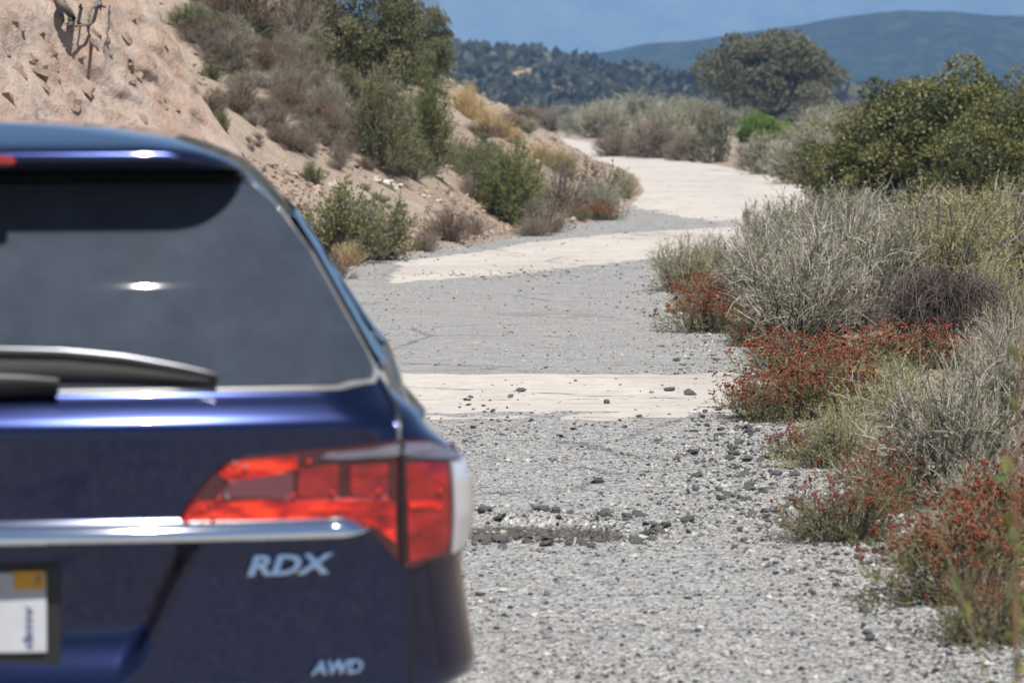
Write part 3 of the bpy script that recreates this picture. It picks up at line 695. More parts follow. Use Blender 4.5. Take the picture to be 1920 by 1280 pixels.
# far right side
plant_px('fargrey', 1520, 348, 160, 105, 'pale silver sagebrush left of the evergreen shrub', var=0)
plant_px('fargrey', 1440, 330, 110, 75, 'pale silver sagebrush bordering the far bend of the road', var=1)
plant_px('olive', 1500, 350, 70, 35, 'low yellow green clump at the foot of the silver sagebrush', var=0)
plant_px('fargrey', 1560, 330, 130, 120, 'tall silver sagebrush touching the evergreen shrub', var=1)
plant_px('farpink', 1405, 318, 70, 50, 'brownish dry shrub at the outside of the far bend', var=0)
plant_px('farpink', 1155, 302, 100, 62, 'brown grey dry shrub at the inside tip of the far bend', var=1)
plant_px('farpink', 1225, 304, 110, 78, 'brown grey dry shrub second from the tip of the far bend', var=0)
plant_px('farpink', 1285, 306, 80, 56, 'low brown shrub before the dark speckled one', var=1)
plant_px('sprig', 1335, 306, 110, 100, 'dark speckled leafy shrub below the oak tree', var=0)
plant_px('fargrey', 1240, 285, 130, 80, 'grey green sagebrush behind the brown shrubs', var=0)
plant_px('fargrey', 1310, 275, 120, 80, 'grey green sagebrush just left of the bright green shrub', var=1)
plant_px('bright', 1418, 268, 100, 62, 'vivid green rounded shrub under the oak tree', var=0)
plant_px('bright', 1468, 262, 70, 40, 'small vivid green shrub right of the rounded one', var=0, rz=2.)
plant_px('bright', 1168, 268, 36, 22, 'tiny green bush at the edge of the silver sagebrush mound', var=0, rz=1.)
plant_px('fargrey', 1130, 258, 110, 66, 'silver sagebrush mound with dark underside beyond the far road', var=0)
plant_px('fargrey', 1190, 254, 150, 74, 'broad silver sagebrush behind the far road', var=1)
plant_px('fargrey', 1270, 250, 130, 66, 'silver sagebrush left of the oak tree', var=0)
plant_px('fargrey', 1540, 262, 100, 60, 'grey sagebrush right of the oak trunk', var=1)
plant_px('oak', 1445, 240, 285, 178, 'broad grey green oak tree standing alone above the far sagebrush', rz=.6)
for i, (px, py, w, h) in enumerate([(985, 250, 60, 30), (1030, 246, 70, 36), (1075, 250, 70, 34), (1010, 232, 80, 30), (1060, 228, 80, 30), (955, 238, 60, 30), (1100, 238, 60, 30), (980, 222, 90, 24), (1130, 226, 90, 26)]):
    plant_px('farpink' if i % 2 else 'fargrey', px, py, w, h, 'low tan scrub on the flat beyond the last bend', 'far scrub on the flat', var=i)

for i in range(26):
    px = 1130 + i * 33; plant_px('fargrey' if i % 3 else 'farpink', px, 212 + (i * 37 % 26), 90 + (i * 29 % 50), 26 + (i * 13 % 18), 'hazy grey scrub in the belt behind the oak tree and evergreen', 'scrub belt behind the oak', var=i)
# ------------------------------------------------------------------ left slope
plant_px('manz', 640, 486, 190, 140, 'green shrub with purple grey twigs beside the car, left half', var=0, rz=.3)
plant_px('manz', 715, 490, 150, 120, 'olive green shrub at the road edge just beyond the car', var=0, rz=2.1)
plant_px('brownbush', 625, 540, 90, 70, 'tan dry plant peeping out behind the car window', var=0)
plant_px('grass', 655, 500, 70, 50, 'dry straw tuft at the foot of the purple twigged shrub', var=1)
plant_px('brownbush', 838, 452, 110, 62, 'brown dry bush low on the slope above the road', var=0)
plant_px('drybrush', 790, 470, 90, 40, 'grey dry brush at the slope foot beside the brown bush', var=0)
plant_px('drybrush', 885, 440, 80, 40, 'grey dry brush right of the brown bush', var=1)
plant_px('broom', 718, 322, 130, 195, 'tall grey green wispy shrub on the slope casting a dark shadow', var=0)
plant_px('broom', 800, 322, 110, 185, 'tall fresh green wispy shrub next to the grey green one', var=1)
plant_px('broom', 770, 335, 80, 90, 'shorter grey green wispy shrub between the tall pair', var=0)
plant_px('slopeoak', 700, 170, 230, 260, 'dark oak at the top of the slope, in front', rz=1.)
plant_px('slopeoak', 788, 165, 150, 175, 'dark oak at the slope crest beside the blue hills', rz=2.4)
plant_px('broom', 905, 352, 90, 95, 'green wispy shrub below the straw ridge', var=1)
plant_px('broom', 965, 422, 130, 150, 'green wispy shrub spilling down to the road', var=1)
plant_px('broom', 930, 395, 110, 120, 'grey green wispy shrub behind the one spilling to the road', var=0)
plant_px('drybrush', 1020, 440, 110, 70, 'brown grey brush at the road edge right of the green wispy shrub', var=2)
plant_px('drybrush', 1050, 400, 130, 90, 'tangled grey brush where the slope meets the bend', var=1)
plant_px('sprig', 1125, 392, 120, 88, 'grey stemmed leafy shrub reaching over the inside of the bend', var=1)
plant_px('sage', 1120, 398, 110, 60, 'silver grey brush at the inside of the bend', var=0)
plant_px('olive', 1165, 372, 80, 52, 'pale yellow green clump at the tip of the inside bend', var=0)
plant_px('buck', 1125, 416, 80, 40, 'rust red low clump at the edge of the inside bend', var=1)
plant_px('buck', 1080, 412, 60, 36, 'dull olive low clump left of the rust red one', var=2)
plant_px('olive', 1050, 325, 100, 45, 'pale green tuft on the crest above the inside bend', var=0)
for i, (px, py, w, h) in enumerate([(868, 215, 60, 55), (890, 228, 60, 50), (915, 243, 60, 46), (940, 258, 60, 42), (962, 272, 50, 38), (1010, 300, 60, 34), (1040, 318, 60, 40), (1065, 335, 50, 36), (880, 222, 40, 60)]):
    plant_px('grass', px, py, w, h, 'golden dry grass on the crest of the left slope', 'golden grass along the crest', var=i)
plant_px('brownbush', 900, 258, 90, 30, 'rust brown dry plants under the golden grass crest', var=0)
# greenery above the slope
plant_px('brownbush', 450, 60, 170, 110, 'dark brown bush at the top of the picture above the slope', var=0)
plant_px('drybrush', 540, 75, 150, 110, 'dark grey brush at the top of the slope left of the oak', var=1)
plant_px('slopeoak', 590, 60, 130, 140, 'small dark oak partly cut by the top of the picture', rz=.2)
plant_px('manz', 398, 148, 50, 36, 'small green bush high on the slope beside the rock', var=0)
plant_px('manz', 412, 240, 46, 34, 'small green bush at the foot of the rock face', var=0, rz=1.)
plant_px('drybrush', 450, 205, 100, 60, 'dark dry brush right of the rock edge', var=0)
plant_px('brownbush', 400, 215, 60, 50, 'dark brush hugging the rock edge', var=0)
plant_px('drybrush', 540, 280, 60, 45, 'grey dry brush on the bare middle slope', var=2)
plant_px('manz', 585, 345, 50, 44, 'small green tuft above the purple twigged shrub', var=0, rz=4.)
plant_px('drybrush', 605, 270, 40, 26, 'tiny dark brush on bare tan soil', var=1)
plant_px('drybrush', 655, 268, 110, 80, 'grey dry brush at the left foot of the tall wispy shrub', var=0)
rs = random.Random(44)
for i in range(120):
    t = rs.random(); px = 380 + 290 * t + rs.uniform(-40, 70); py = 55 + 190 * t + rs.uniform(-60, 55)
    if px > 690 or px < 350: continue
    k = ('drybrush', 'sage', 'drybrush', 'brownbush', 'drybrush', 'sage', 'broom')[i % 7]
    lab = dict(drybrush='grey brown dry brush in the thicket across the upper slope', sage='silvery brush in the thicket across the upper slope', brownbush='dark brown brush in the thicket across the upper slope', broom='greenish brush in the thicket across the upper slope')[k]
    plant_px(k, px, py, rs.uniform(45, 100), rs.uniform(28, 58), lab, lab.split(' brush')[0] + ' thicket on the upper slope', var=i)
for i in range(30):
    px = rs.uniform(430, 690); py = 190 + (px - 430) * .5 + rs.uniform(-20, 35)
    plant_px(('drybrush', 'brownbush', 'drybrush')[i % 3], px, py, rs.uniform(36, 80), rs.uniform(20, 40), ('grey dry brush scattered down the middle slope', 'brown dry brush scattered down the middle slope', 'grey dry brush scattered down the middle slope')[i % 3], ('grey brush down the middle slope', 'brown brush down the middle slope', 'grey brush down the middle slope')[i % 3], var=i)
for i in range(16):
    px = rs.uniform(450, 840); py = 235 + (px - 450) * .52 + rs.uniform(0, 40)
    plant_px('drybrush', px, py, rs.uniform(18, 40), rs.uniform(10, 20), 'small dry tuft on the bare strip of the slope', 'dry tufts on the bare slope', var=i)
for i in range(34):
    px = rs.uniform(860, 1010); py = 300 + (px - 860) * .7 + rs.uniform(-10, 60)
    plant_px('drybrush', px, py, rs.uniform(50, 90), rs.uniform(26, 46), 'low grey brush below the green wispy shrubs', 'low brush below the wispy shrubs', var=i)

# near plant at the right picture edge, out of focus
def leafy_stalk(px, Y, top_py, label, seed, nst=5, spread=.10, nl=60):
    rng = np.random.default_rng(seed)
    x = (px - 960) / FPX * Y; H = float(at(px, top_py, Y)[2]); z0 = gh(x, Y)
    E = np.stack([rng.normal(0, spread, nst), rng.normal(0, spread, nst), (H - z0) * rng.uniform(.72, 1.0, nst)], -1)
    root = rng.normal(0, .03, (nst, 3)) * np.array([1, 1, 0]); C = root * .7 + E * .3; C[:, 2] = E[:, 2] * .6
    P = bez(root, C, E, 8)
    r = empty('leafy_weed', (x, Y, z0)); tag(r, label, 'plant')
    a = Acc(); a.add(*tubes(P, .0035 * np.linspace(1, .4, 8)[None] * np.ones((nst, 1)), 5)); obj('stems', a.mesh('stems', M['buck_twig']), r)
    idx = rng.integers(0, nst, nl); q, d = lerp_poly(P, idx, rng.uniform(.2, 1., nl)); L = rng.uniform(.025, .06, nl)
    V, F = leaf_quads(q, d * .5 + rng.normal(0, .7, (nl, 3)), rng, L, L * .22); obj('foliage', mesh_np('foliage', V, F, M['near_leaf'], False), r)
leafy_stalk(1955, 7.2, 470, 'out of focus tall leafy weed at the right picture edge', 5, 5, .05, 90)
leafy_stalk(1940, 8.6, 990, 'out of focus low leafy weed in the lower right corner', 6, 7, .08, 140)

# ------------------------------------------------------------------ granite face on the left
def build_rock():
    nu, nv = 320, 210
    u = np.linspace(0, 1, nu); v = np.linspace(0, 1, nv)
    U, Vv = np.meshgrid(u, v)
    Yb = 27.5 + 8.3 * U
    h = 6.2 * Vv
    prof = np.interp(h, [0, .6, 1.24, 1.65, 2.1, 2.7, 4, 6.2], [0, .34, .69, .92, 1.14, 1.40, 2.3, 4.6])       # setback grows with height
    endr = sstep(.90, 1.0, U)
    Xb = -1.50 - (35.8 - Yb) * .47 - prof - endr ** 2 * 1.3
    Y = Yb + endr * .5
    s1 = fbm(Yb * .55 + 2, h * .7 + Yb * .35, 4, 201) - .5
    # tilted joints and ledges run down to the right
    q = (h * .8 + Yb * .75)
    s2 = fbm(q * 1.1, (h - Yb * .8) * .5, 4, 202) - .5
    s3 = fbm(Yb * 5, h * 5, 4, 203) - .5
    s4 = np.abs(fbm(q * 2.6 + 5, (h - Yb) * .7, 3, 204) - .5)
    disp = 0.36 * s1 + .30 * s2 + .13 * s3 - .05 * np.exp(-(s4 / .09) ** 2)
    X = Xb + disp * .85 * (1 - .5 * endr); Y = Y - disp * .45
    Z = h - .15
    P = np.stack([X, Y, Z], -1)
    t = NT('granite')
    n1 = t.noise(1.1, 6, .6, dist=.6); n2 = t.noise(5.5, 6, .68); n3 = t.noise(38, 5, .7)
    c = t.ramp(n1, [(.28, (.31, .21, .16)), (.45, (.39, .285, .225)), (.6, (.43, .345, .29)), (.75, (.35, .25, .195))])
    c = t.mix(t.ramp(n2, [(.50, .0), (.66, .55)]), c, (.40, .37, .345))
    c = t.mix(t.ramp(n2, [(.30, .65), (.42, .0)]), c, (.36, .205, .15))
    c = t.mix(t.ramp(n3, [(.56, .0), (.7, .6)]), c, (.26, .19, .15))
    cr = t.voro(2.6, feature='DISTANCE_TO_EDGE', vec=t.scaled((1, 1, 1.6)))
    nrm = t.bump(n2, .7, .10); nrm = t.bump(n3, .8, .025, nrm)
    t.set(color=c, rough=.93, spec=.15, normal=nrm)
    root = empty('rock_face', (-3., 34., 0)); tag(root, 'pinkish granite rock face rising behind the car roof', 'rock')
    fo = obj('face', mesh_np('rock_face', P.reshape(-1, 3) - np.array([-3., 34., 0]), grid_faces(nv, nu), t.m), root)
    rng = random.Random(9)
    cl = stone_meshes('stone', M['clast'], 6, ICO1, .8, 77)
    spots = [(20, 35, 30), (70, 130, 40), (95, 100, 26), (75, 60, 18), (35, 135, 34), (15, 185, 34), (135, 195, 44), (105, 130, 16), (108, 145, 12), (175, 60, 30), (235, 68, 30), (200, 72, 18),
             (240, 115, 24), (242, 148, 22), (258, 143, 22), (225, 175, 36), (190, 195, 14), (300, 195, 40), (160, 170, 34), (60, 110, 26), (85, 165, 20), (300, 110, 44), (245, 30, 22), (220, 8, 26),
             (310, 90, 14), (120, 40, 14), (150, 105, 16), (270, 225, 20), (330, 205, 14), (350, 235, 14), (380, 265, 14), (40, 60, 18), (10, 95, 22), (185, 130, 16), (205, 100, 14)]
    flat = P.reshape(-1, 3)
    d = flat - CAM; K = FPX / (d[:, 1] * CA - d[:, 2] * SA); sx = 960 + d[:, 0] * K; sy = 640 - (d[:, 1] * SA + d[:, 2] * CA) * K
    for px, py, s in spots:
        i = int(np.argmin((sx - px) ** 2 + (sy - py) ** 2)); p = flat[i] - np.array([-3., 34., 0])
        o = bpy.data.objects.new('stone', rng.choice(cl)); COL.objects.link(o); o.parent = root
        r = .56 * s / ppm(flat[i][1]); o.location = p + np.array([-.1 * r, .25 * r, 0]); o.scale = (r, r * .7, r * rng.uniform(.7, 1.1)); o.rotation_euler = (rng.uniform(-.4, .4), rng.uniform(.2, 1.0), rng.uniform(-.5, .5))
    # dead branch hanging over the top
    bo = flat[int(np.argmin((sx - 150) ** 2 + (sy - 40) ** 2))][1] - .35
    br = empty('dead_branch', tuple(at(150, 40, bo))); tag(br, 'dark bare branch hanging over the top of the rock face', 'branch')
    o0 = at(150, 40, bo); a = Acc()
    def dep(x, y): return flat[int(np.argmin((sx - x) ** 2 + (sy - y) ** 2))][1] - .30
    def pl(pts, r0, r1):
        P0 = np.array([at(x, y, dep(x, y)) - o0 for x, y in pts]); t_ = np.linspace(0, len(pts) - 1, 4 * len(pts))
        Q = np.stack([np.interp(t_, np.arange(len(pts)), P0[:, k]) for k in range(3)], -1) + np.random.default_rng(3).normal(0, .006, (len(t_), 3))
        a.add(*tubes(Q[None], np.linspace(r0, r1, len(t_))[None], 6))
    pl([(118, -40), (112, 5), (135, 32), (150, 55), (175, 78), (185, 95)], .05, .008); pl([(140, -30), (138, 15), (135, 35)], .04, .03); pl([(200, -20), (185, 0), (168, 25), (172, 45), (145, 50)], .018, .012)
    pl([(160, -10), (150, 12), (165, 40), (150, 45)], .02, .008); pl([(130, 35), (130, 50), (150, 62), (162, 70)], .02, .008); pl([(210, -10), (205, 15), (206, 45), (198, 65)], .008, .004); pl([(180, 30), (190, 10), (178, -20)], .01, .006)
    obj('limbs', a.mesh('limbs', M['bark']), br)
build_rock()
plant_at('manz', 245, 36.5, 60, 40, 'small dark green bush on top of the rock face', var=0)

# ------------------------------------------------------------------ hills
def hill(name, Yc, pts, depth, seed, amp, mat, nx=260, ny=120, x0=-900, x1=2900, drop=1.0):
    """ridge whose crest shows at the given photo points when seen from the road; a solid rise with slopes in front and behind."""
    px = np.linspace(x0, x1, nx); py = np.interp(px, [p[0] for p in pts], [p[1] for p in pts])
    top = CAM[2] + (190 - py) / FPX * Yc; Xc = (px - 960) / FPX * Yc
    v = np.linspace(-1, 1, ny)
    Xg = np.repeat(Xc[None], ny, 0); Yg = Yc + depth * v[:, None] + 0 * Xg
    prof = (1 - np.abs(v) ** 1.5)[:, None]
    sc = Yc / 900.
    wob = 40 * sc * (fbm(Xg / (150 * sc), Yg / (400 * sc), 3, seed + 9) - .5)
    n = fbm((Xg + wob) / (34 * sc) + 3, Yg / (420 * sc), 5, seed) - .5
    rid = np.abs(fbm((Xg + 2 * wob) / (80 * sc) + Yg / (700 * sc), Yg / (900 * sc), 4, seed + 5) - .5)
    Z = (top[None] * prof) + amp * (n * .9 + rid * 1.2 - .25) * (1 - np.abs(v) ** 4)[:, None] * np.clip(np.abs(v) * 3 + .25, 0, 1)[:, None]
    Z = Z - 1.2
    V = np.stack([Xg, Yg, Z], -1).reshape(-1, 3)
    return obj(name, mesh_np(name, V, grid_faces(ny, nx), mat), kind='structure'), (Xg, Yg, Z)
def hill_mat(name, cols, s1, s2, bump, bare=None):
    t = NT(name); vv = t.scaled((1, .22, 1.6)); n1 = t.noise(s1, 6, .6, vec=vv); n2 = t.noise(s2, 5, .7, vec=vv)
    c = t.ramp(n2, [(.35, cols[0]), (.5, cols[1]), (.65, cols[2])])
    c = t.mix(t.ramp(n1, [(.35, .0), (.65, .6)]), c, cols[1])
    if bare: c = t.mix(t.ramp(n1, [(.60, .0), (.66, .8)]), c, bare)
    t.set(color=c, rough=1.0, spec=.05, normal=t.bump(n2, .9, bump)); return t.m
mh, G = hill('hill', 900., [(-900, 60), (600, 88), (850, 92), (1000, 105), (1150, 130), (1310, 150), (1600, 172), (2900, 185)], 330., 301, 2.2,
          hill_mat('dry_hill', [(.16, .12, .07), (.30, .21, .12), (.42, .30, .18)], .03, .12, .5), nx=240)
def chaparral():
    rng = np.random.default_rng(5)
    Xg, Yg, Z = G; ny, nx = Xg.shape
    n = 9500
    i = rng.uniform(0, ny * .58, n); j = rng.uniform(nx * .30, nx * .82, n)
    i0 = i.astype(int); j0 = j.astype(int); fi = i - i0; fj = j - j0
    def L(A): return (A[i0, j0] * (1 - fj) + A[i0, j0 + 1] * fj) * (1 - fi) + (A[i0 + 1, j0] * (1 - fj) + A[i0 + 1, j0 + 1] * fj) * fi
    P = np.stack([L(Xg), L(Yg), L(Z)], -1)
    keep = fbm(P[:, 0] / 9., P[:, 1] / 30., 3, 88) > .40; P = P[keep]; n = len(P)
    R = np.clip(np.exp(rng.normal(.25, .42, n)), .5, 3.2); k = 20
    c = np.repeat(P, k, 0); r = np.repeat(R, k)
    d = norm(rng.normal(size=(n * k, 3))); d[:, 2] = np.abs(d[:, 2])
    q = c + d * (r * rng.uniform(.6, 1.05, n * k))[:, None] * np.array([1, 1, .95]); Ls = r * rng.uniform(.5, .95, n * k)
    V, F = leaf_quads(q, d + rng.normal(0, .7, d.shape), rng, Ls, Ls * .45)
    o = obj('chaparral', mesh_np('chaparral', V, F, M['chap_leaf'], False), kind='stuff'); tag(o, 'dark chaparral bushes covering the low far hill', 'chaparral')
chaparral()
hill('mountain', 1900., [(-900, 150), (700, 140), (1020, 108), (1100, 95), (1200, 78), (1310, 70), (1450, 45), (1560, 28), (1680, 15), (1800, 14), (1920, 20), (2300, 60), (2900, 120)], 480., 311, 24.,
     hill_mat('mountain_scrub', [(.008, .016, .012), (.020, .029, .022), (.055, .060, .042)], .015, .11, 3.0), nx=300, ny=100)
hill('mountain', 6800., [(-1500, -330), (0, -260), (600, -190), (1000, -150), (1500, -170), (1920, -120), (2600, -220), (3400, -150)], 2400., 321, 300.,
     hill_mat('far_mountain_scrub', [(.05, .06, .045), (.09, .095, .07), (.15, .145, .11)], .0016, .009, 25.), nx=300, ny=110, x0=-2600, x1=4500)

# ------------------------------------------------------------------ car
M['paint'] = NT('car_paint').set(color=(.010, .0165, .062), metal=.85, rough=.21, coat=1.0, coatr=.04)
M['paint'].node_tree.nodes['Principled BSDF'].inputs['Coat IOR'].default_value = 1.5
M['glass'] = (lambda t: (t.set(color=t.mix(t.ramp(t.noise(5.5, 8, .75), [(.3, .085), (.75, .16)]), (.003, .004, .006), (.30, .36, .47)), rough=.025, spec=.5)))(NT('dusty_sky_glass'))  # thin dust film; its blue tint stands in for reflected sky
M['black'] = plain('black_plastic', (.012, .012, .013), .45)
M['rubber'] = plain('rubber', (.02, .02, .02), .8)
M['grey_trim'] = plain('grey_trim', (.20, .20, .20), .28)
M['wiper_metal'] = NT('wiper_metal').set(color=(.10, .105, .115), metal=.6, rough=.26)
M['lens_white'] = NT('lens_white').set(color=(.62, .63, .68), metal=.35, rough=.14, coat=1.0, coatr=.03)
M['chrome'] = NT('chrome').set(color=(.86, .87, .88), metal=1.0, rough=.04)
M['plate_white'] = plain('plate_white', (.40, .41, .44), .4)
M['plate_blue'] = plain('plate_blue', (.03, .04, .14), .5)
M['plate_red'] = plain('plate_red', (.45, .12, .10), .5)
M['tag_yellow'] = plain('tag_yellow', (.55, .29, .012), .5)
M['lens_dark'] = NT('lens_dark').set(color=(.055, .004, .006), rough=.25, coat=1.0, coatr=.03)
M['lens_red'] = (lambda t: t.set(color=t.ramp(t.noise(1.0, 4, .6, vec=t.scaled((14, 4, 26))), [(.34, (.11, .004, .006)), (.55, (.27, .008, .010)), (.72, (.45, .015, .014))]), rough=.28, coat=1.0, coatr=.03))(NT('lens_red'))
M['lens_bright'] = (lambda t: t.set(color=t.ramp(t.noise(1.0, 4, .6, vec=t.scaled((16, 4, 45))), [(.34, (.16, .003, .003)), (.5, (.55, .010, .004)), (.62, (.90, .050, .008))]), rough=.28, coat=.8, coatr=.03))(NT('lens_bright'))  # streaked bright red stands in for sunlight thrown back inside the lamp
M['lens_clear'] = NT('lens_clear').set(color=(.22, .21, .26), metal=.5, rough=.18, coat=1.0, coatr=.03)
M['lens_pink'] = NT('lens_pink').set(color=(.13, .035, .045), rough=.3, coat=1.0, coatr=.03)
M['rim'] = NT('rim_metal').set(color=(.5, .5, .52), metal=1., rough=.3)
M['bumper_trim'] = plain('bumper_trim', (.025, .025, .027), .55)

CX, CY, YAW = -1.035, 7.0, math.radians(5.5)
CYA, SYA = math.cos(YAW), math.sin(YAW)
def car_ray(px, py, yl):
    """point in the car's own frame where the ray reaches local depth yl."""
    d = ray(px, py); dl = np.array([CYA * d[0] + SYA * d[1], -SYA * d[0] + CYA * d[1], d[2]])
    o = CAM - np.array([CX, CY, 0]); ol = np.array([CYA * o[0] + SYA * o[1], -SYA * o[0] + CYA * o[1], o[2]])
    return ol + dl * ((yl - ol[1]) / dl[1])
_sil = [(228, -60), (231, 60), (240, 200), (258, 320), (285, 400), (310, 450), (360, 500), (425, 550), (490, 590), (580, 640), (650, 680), (700, 708), (735, 737), (765, 778), (805, 805), (830, 840), (850, 860), (890, 878), (960, 882), (1030, 872),
        (1060, 870), (1120, 878), (1200, 892), (1280, 905)]
_sz, _sw = [], []
for py, px in _sil:
    p = car_ray(px, py, np.interp(py, [228, 300, 450, 700, 850], [.30, .50, .42, .25, .24])); _sz.append(p[2]); _sw.append(max(0.0, p[0]))
_sz += [.56, .42, .34, .26]; _sw += [.950, .95, .94, .90]
_sz = np.array(_sz[::-1]); _sw = np.array(_sw[::-1]); ZTOP = _sz[-1]
_zf = np.linspace(_sz[0], _sz[-1], 700); _wf = np.interp(_zf, _sz, _sw)
_k = np.hanning(23)[1:-1]; _k /= _k.sum(); _w2 = np.convolve(np.pad(_wf, 10, mode='edge'), _k, 'valid'); _w2[-26:] = _wf[-26:]
def car_w(z): return np.interp(z, _zf, _w2)
_pz = [.26, .34, .42, .52, .60, .66, .74, .84, .865, .93, 1.04, 1.072, 1.085, 1.098, 1.118, 1.128, 1.14, 1.24, 1.34, 1.44, 1.545, 1.560, 1.568, 1.580, 1.590, 1.602, 1.610, 1.620, 1.635, 1.65, 1.66, 1.67]
_pyv = [.11, .085, .072, .062, .056, .052, .043, .032, .030, .022, .006, .001, .004, .012, .027, .036, .046, .091, .146, .209, .283, .27, .16, .125, .115, .120, .135, .180, .27, .37, .44, .60]
_pf = np.linspace(.2, 1.7, 1500); _py = np.interp(_pf, _pz, _pyv); _k2 = np.hanning(11)[1:-1]; _k2 /= _k2.sum(); _py = np.convolve(np.pad(_py, 4, mode='edge'), _k2, 'valid')
def car_y(x, z):
    x = np.abs(np.asarray(x, float)); z = np.asarray(z, float); w = np.maximum(car_w(z), 1e-4)
    y = np.interp(z, _pf, _py) + .10 * (x / .9) ** 2.2
    r = np.where(z < 1.12, .15, np.interp(z, [1.12, 1.25, 1.7], [.15, .09, .09])); r = np.minimum(r, w)
    d = np.clip(w - x, 0, None); q = np.clip((r - d) / r, 0, 1)
    y = y + r * (1 - np.sqrt(np.clip(1 - q * q, 0, 1)))
    # number plate recess
    edge = np.interp(z, [.60, .865], [.33, .455])
    rec = sstep(0, .045, edge - x) * sstep(.56, .70, z) * (1 - sstep(.858, .872, z))
    return y + .050 * rec
def car_pt(s, z, off=0.0):
    """s<=1: across the rear (fraction of half width); s>1: metres forward along the flank."""
    s = np.asarray(s, float); z = np.asarray(z, float); w = car_w(z); sg = np.sign(s); a = np.abs(s)
    x = np.minimum(a, .9995) * w
    y = car_y(x, z) + np.clip(a - 1, 0, None)
    e = 2e-3
    gx = (car_y(np.minimum(x + e, w), z) - car_y(np.maximum(x - e, 0), z)) / (2 * e); gz = (car_y(x, z + e) - car_y(x, z - e)) / (2 * e)
    gx = np.where(a >= 1, 60., gx); gz = np.clip(gz, -3, 3)
    N = norm(np.stack([gx, -np.ones_like(gx), gz], -1))
    P = np.stack([x, y, z], -1) + N * off
    P[..., 0] *= np.where(sg < 0, -1, 1); return P
car = empty('parked_car', (CX, CY, 0)); car.rotation_euler = (0, 0, YAW); tag(car, 'dark blue sport utility car seen from behind, blurred in the foreground', 'car')
def px_xz(px, py, it=8):
    yl = .1
    for _ in range(it):
        p = car_ray(px, py, yl); z = p[2]; x = min(p[0], float(car_w(z)) * .999); yl = .4 * yl + .6 * float(car_y(x, z))
    return x, z
def body():
    zl = np.unique(np.concatenate([np.linspace(.26, .60, 14), np.linspace(.60, 1.06, 70), np.linspace(1.06, 1.15, 26), np.linspace(1.15, 1.54, 40), np.linspace(1.54, ZTOP - .0005, 60)]))
    s = np.concatenate([np.linspace(0, .8, 46), np.linspace(.8, 1., 34)[1:]])
    Sg, Zg = np.meshgrid(s, zl); P = car_pt(Sg, Zg)
    # flank and nose: rows carried forward
    st = np.array([.05, .12, .25, .45, .7, 1.0, 1.4, 1.8, 2.2, 2.6, 2.9, 3.2, 3.5, 3.8, 4.1, 4.35, 4.5, 4.6])
    w = car_w(zl); y0 = P[:, -1, 1]
    rows = []
    for q in st:
        y = y0 * (1 - min(1, q / .9)) + q if q < .9 else np.full_like(y0, q)
        y = np.maximum(y, y0 + .02 * (q + .1))
        g = float(np.interp(q, [0, .3, 1.6, 2.5, 3.55, 4.6], [1, 1, 1.0, .96, .02, .0])); belt = 1.06 - .14 * sstep(3.2, 4.5, q)
        z = np.where(zl > 1.06, belt + (zl - 1.06) * g, .26 + (zl - .26) * (belt - .26) / .8)
        ww = np.where(zl < 1.06, np.maximum(w, .93 * sstep(0, .5, q)), w)
        grow = float(np.interp(q, [0, .6, 2.2, 3.6, 4.2, 4.6], [1, 1.02, 1.10, 1.1, .98, .78])); low = float(np.interp(q, [0, 3.7, 4.3, 4.6], [1, 1, .93, .72]))
        ww = np.where(zl > 1.1, np.minimum(ww * grow, .94 * low), ww * low)
        rows.append(np.stack([ww, y, z], -1))
    rows.append(rows[-1] * np.array([0, 1, 1]))
    P = np.concatenate([P, np.stack(rows, 1)], 1)
    nr, nc, _ = P.shape
    full = np.concatenate([P[:, :0:-1] * np.array([-1, 1, 1]), P], 1)
    o = obj('body', mesh_np('body', full.reshape(-1, 3), grid_faces(nr, full.shape[1]), M['paint']), car)
    return o
BODY = body()
def patch(name, poly, mat, off, parent, nz=26, nx=30, mirror=False, side=None, thick=.006, smoothpoly=True):
    """panel following the bodywork; outline given in photo pixels as left and right edges at each row."""
    pts = [px_xz(*p) for p in poly]
    pz = np.array([p[1] for p in pts]); pxx = np.array([p[0] for p in pts]); n = len(pts)
    z = np.linspace(pz.min() + 1e-4, pz.max() - 1e-4, nz); lo = np.full(nz, 9.); hi = np.full(nz, -9.)
    for i in range(n):
        a, b = i, (i + 1) % n
        if abs(pz[a] - pz[b]) < 1e-9: continue
        t = (z - pz[a]) / (pz[b] - pz[a]); m = (t >= 0) & (t <= 1); xx = pxx[a] + (pxx[b] - pxx[a]) * t
        lo = np.where(m, np.minimum(lo, xx), lo); hi = np.where(m, np.maximum(hi, xx), hi)
    u = np.linspace(0, 1, nx)
    X = lo[:, None] + (hi - lo)[:, None] * u; Zg = np.repeat(z[:, None], nx, 1)
    Sg = X / np.maximum(car_w(Zg), 1e-4)
    if side: Sg = np.where(Sg > .985, np.where(u[None] > .999, 1 + side, Sg), Sg)
    T = car_pt(Sg, Zg, off); B = car_pt(Sg, Zg, off - thick)
    def build(Tm, Bm, flip):
        V = np.concatenate([Tm.reshape(-1, 3), Bm.reshape(-1, 3)]); F = grid_faces(nz, nx); m = nz * nx
        rim = np.concatenate([np.arange(nx), np.arange(1, nz) * nx + nx - 1, (nz - 1) * nx + np.arange(nx - 2, -1, -1), np.arange(nz - 2, 0, -1) * nx])
        r2 = np.roll(rim, -1); SF = np.stack([rim, r2, r2 + m, rim + m], -1)
        return mesh_np(name, V, [F, SF], mat)
    o = obj(name, build(T, B, False), parent)
    if mirror:
        k = np.array([-1, 1, 1]); return o, obj(name, build(T * k, B * k, True), parent)
    return o
C0 = -75   # photo column of the car's centre line
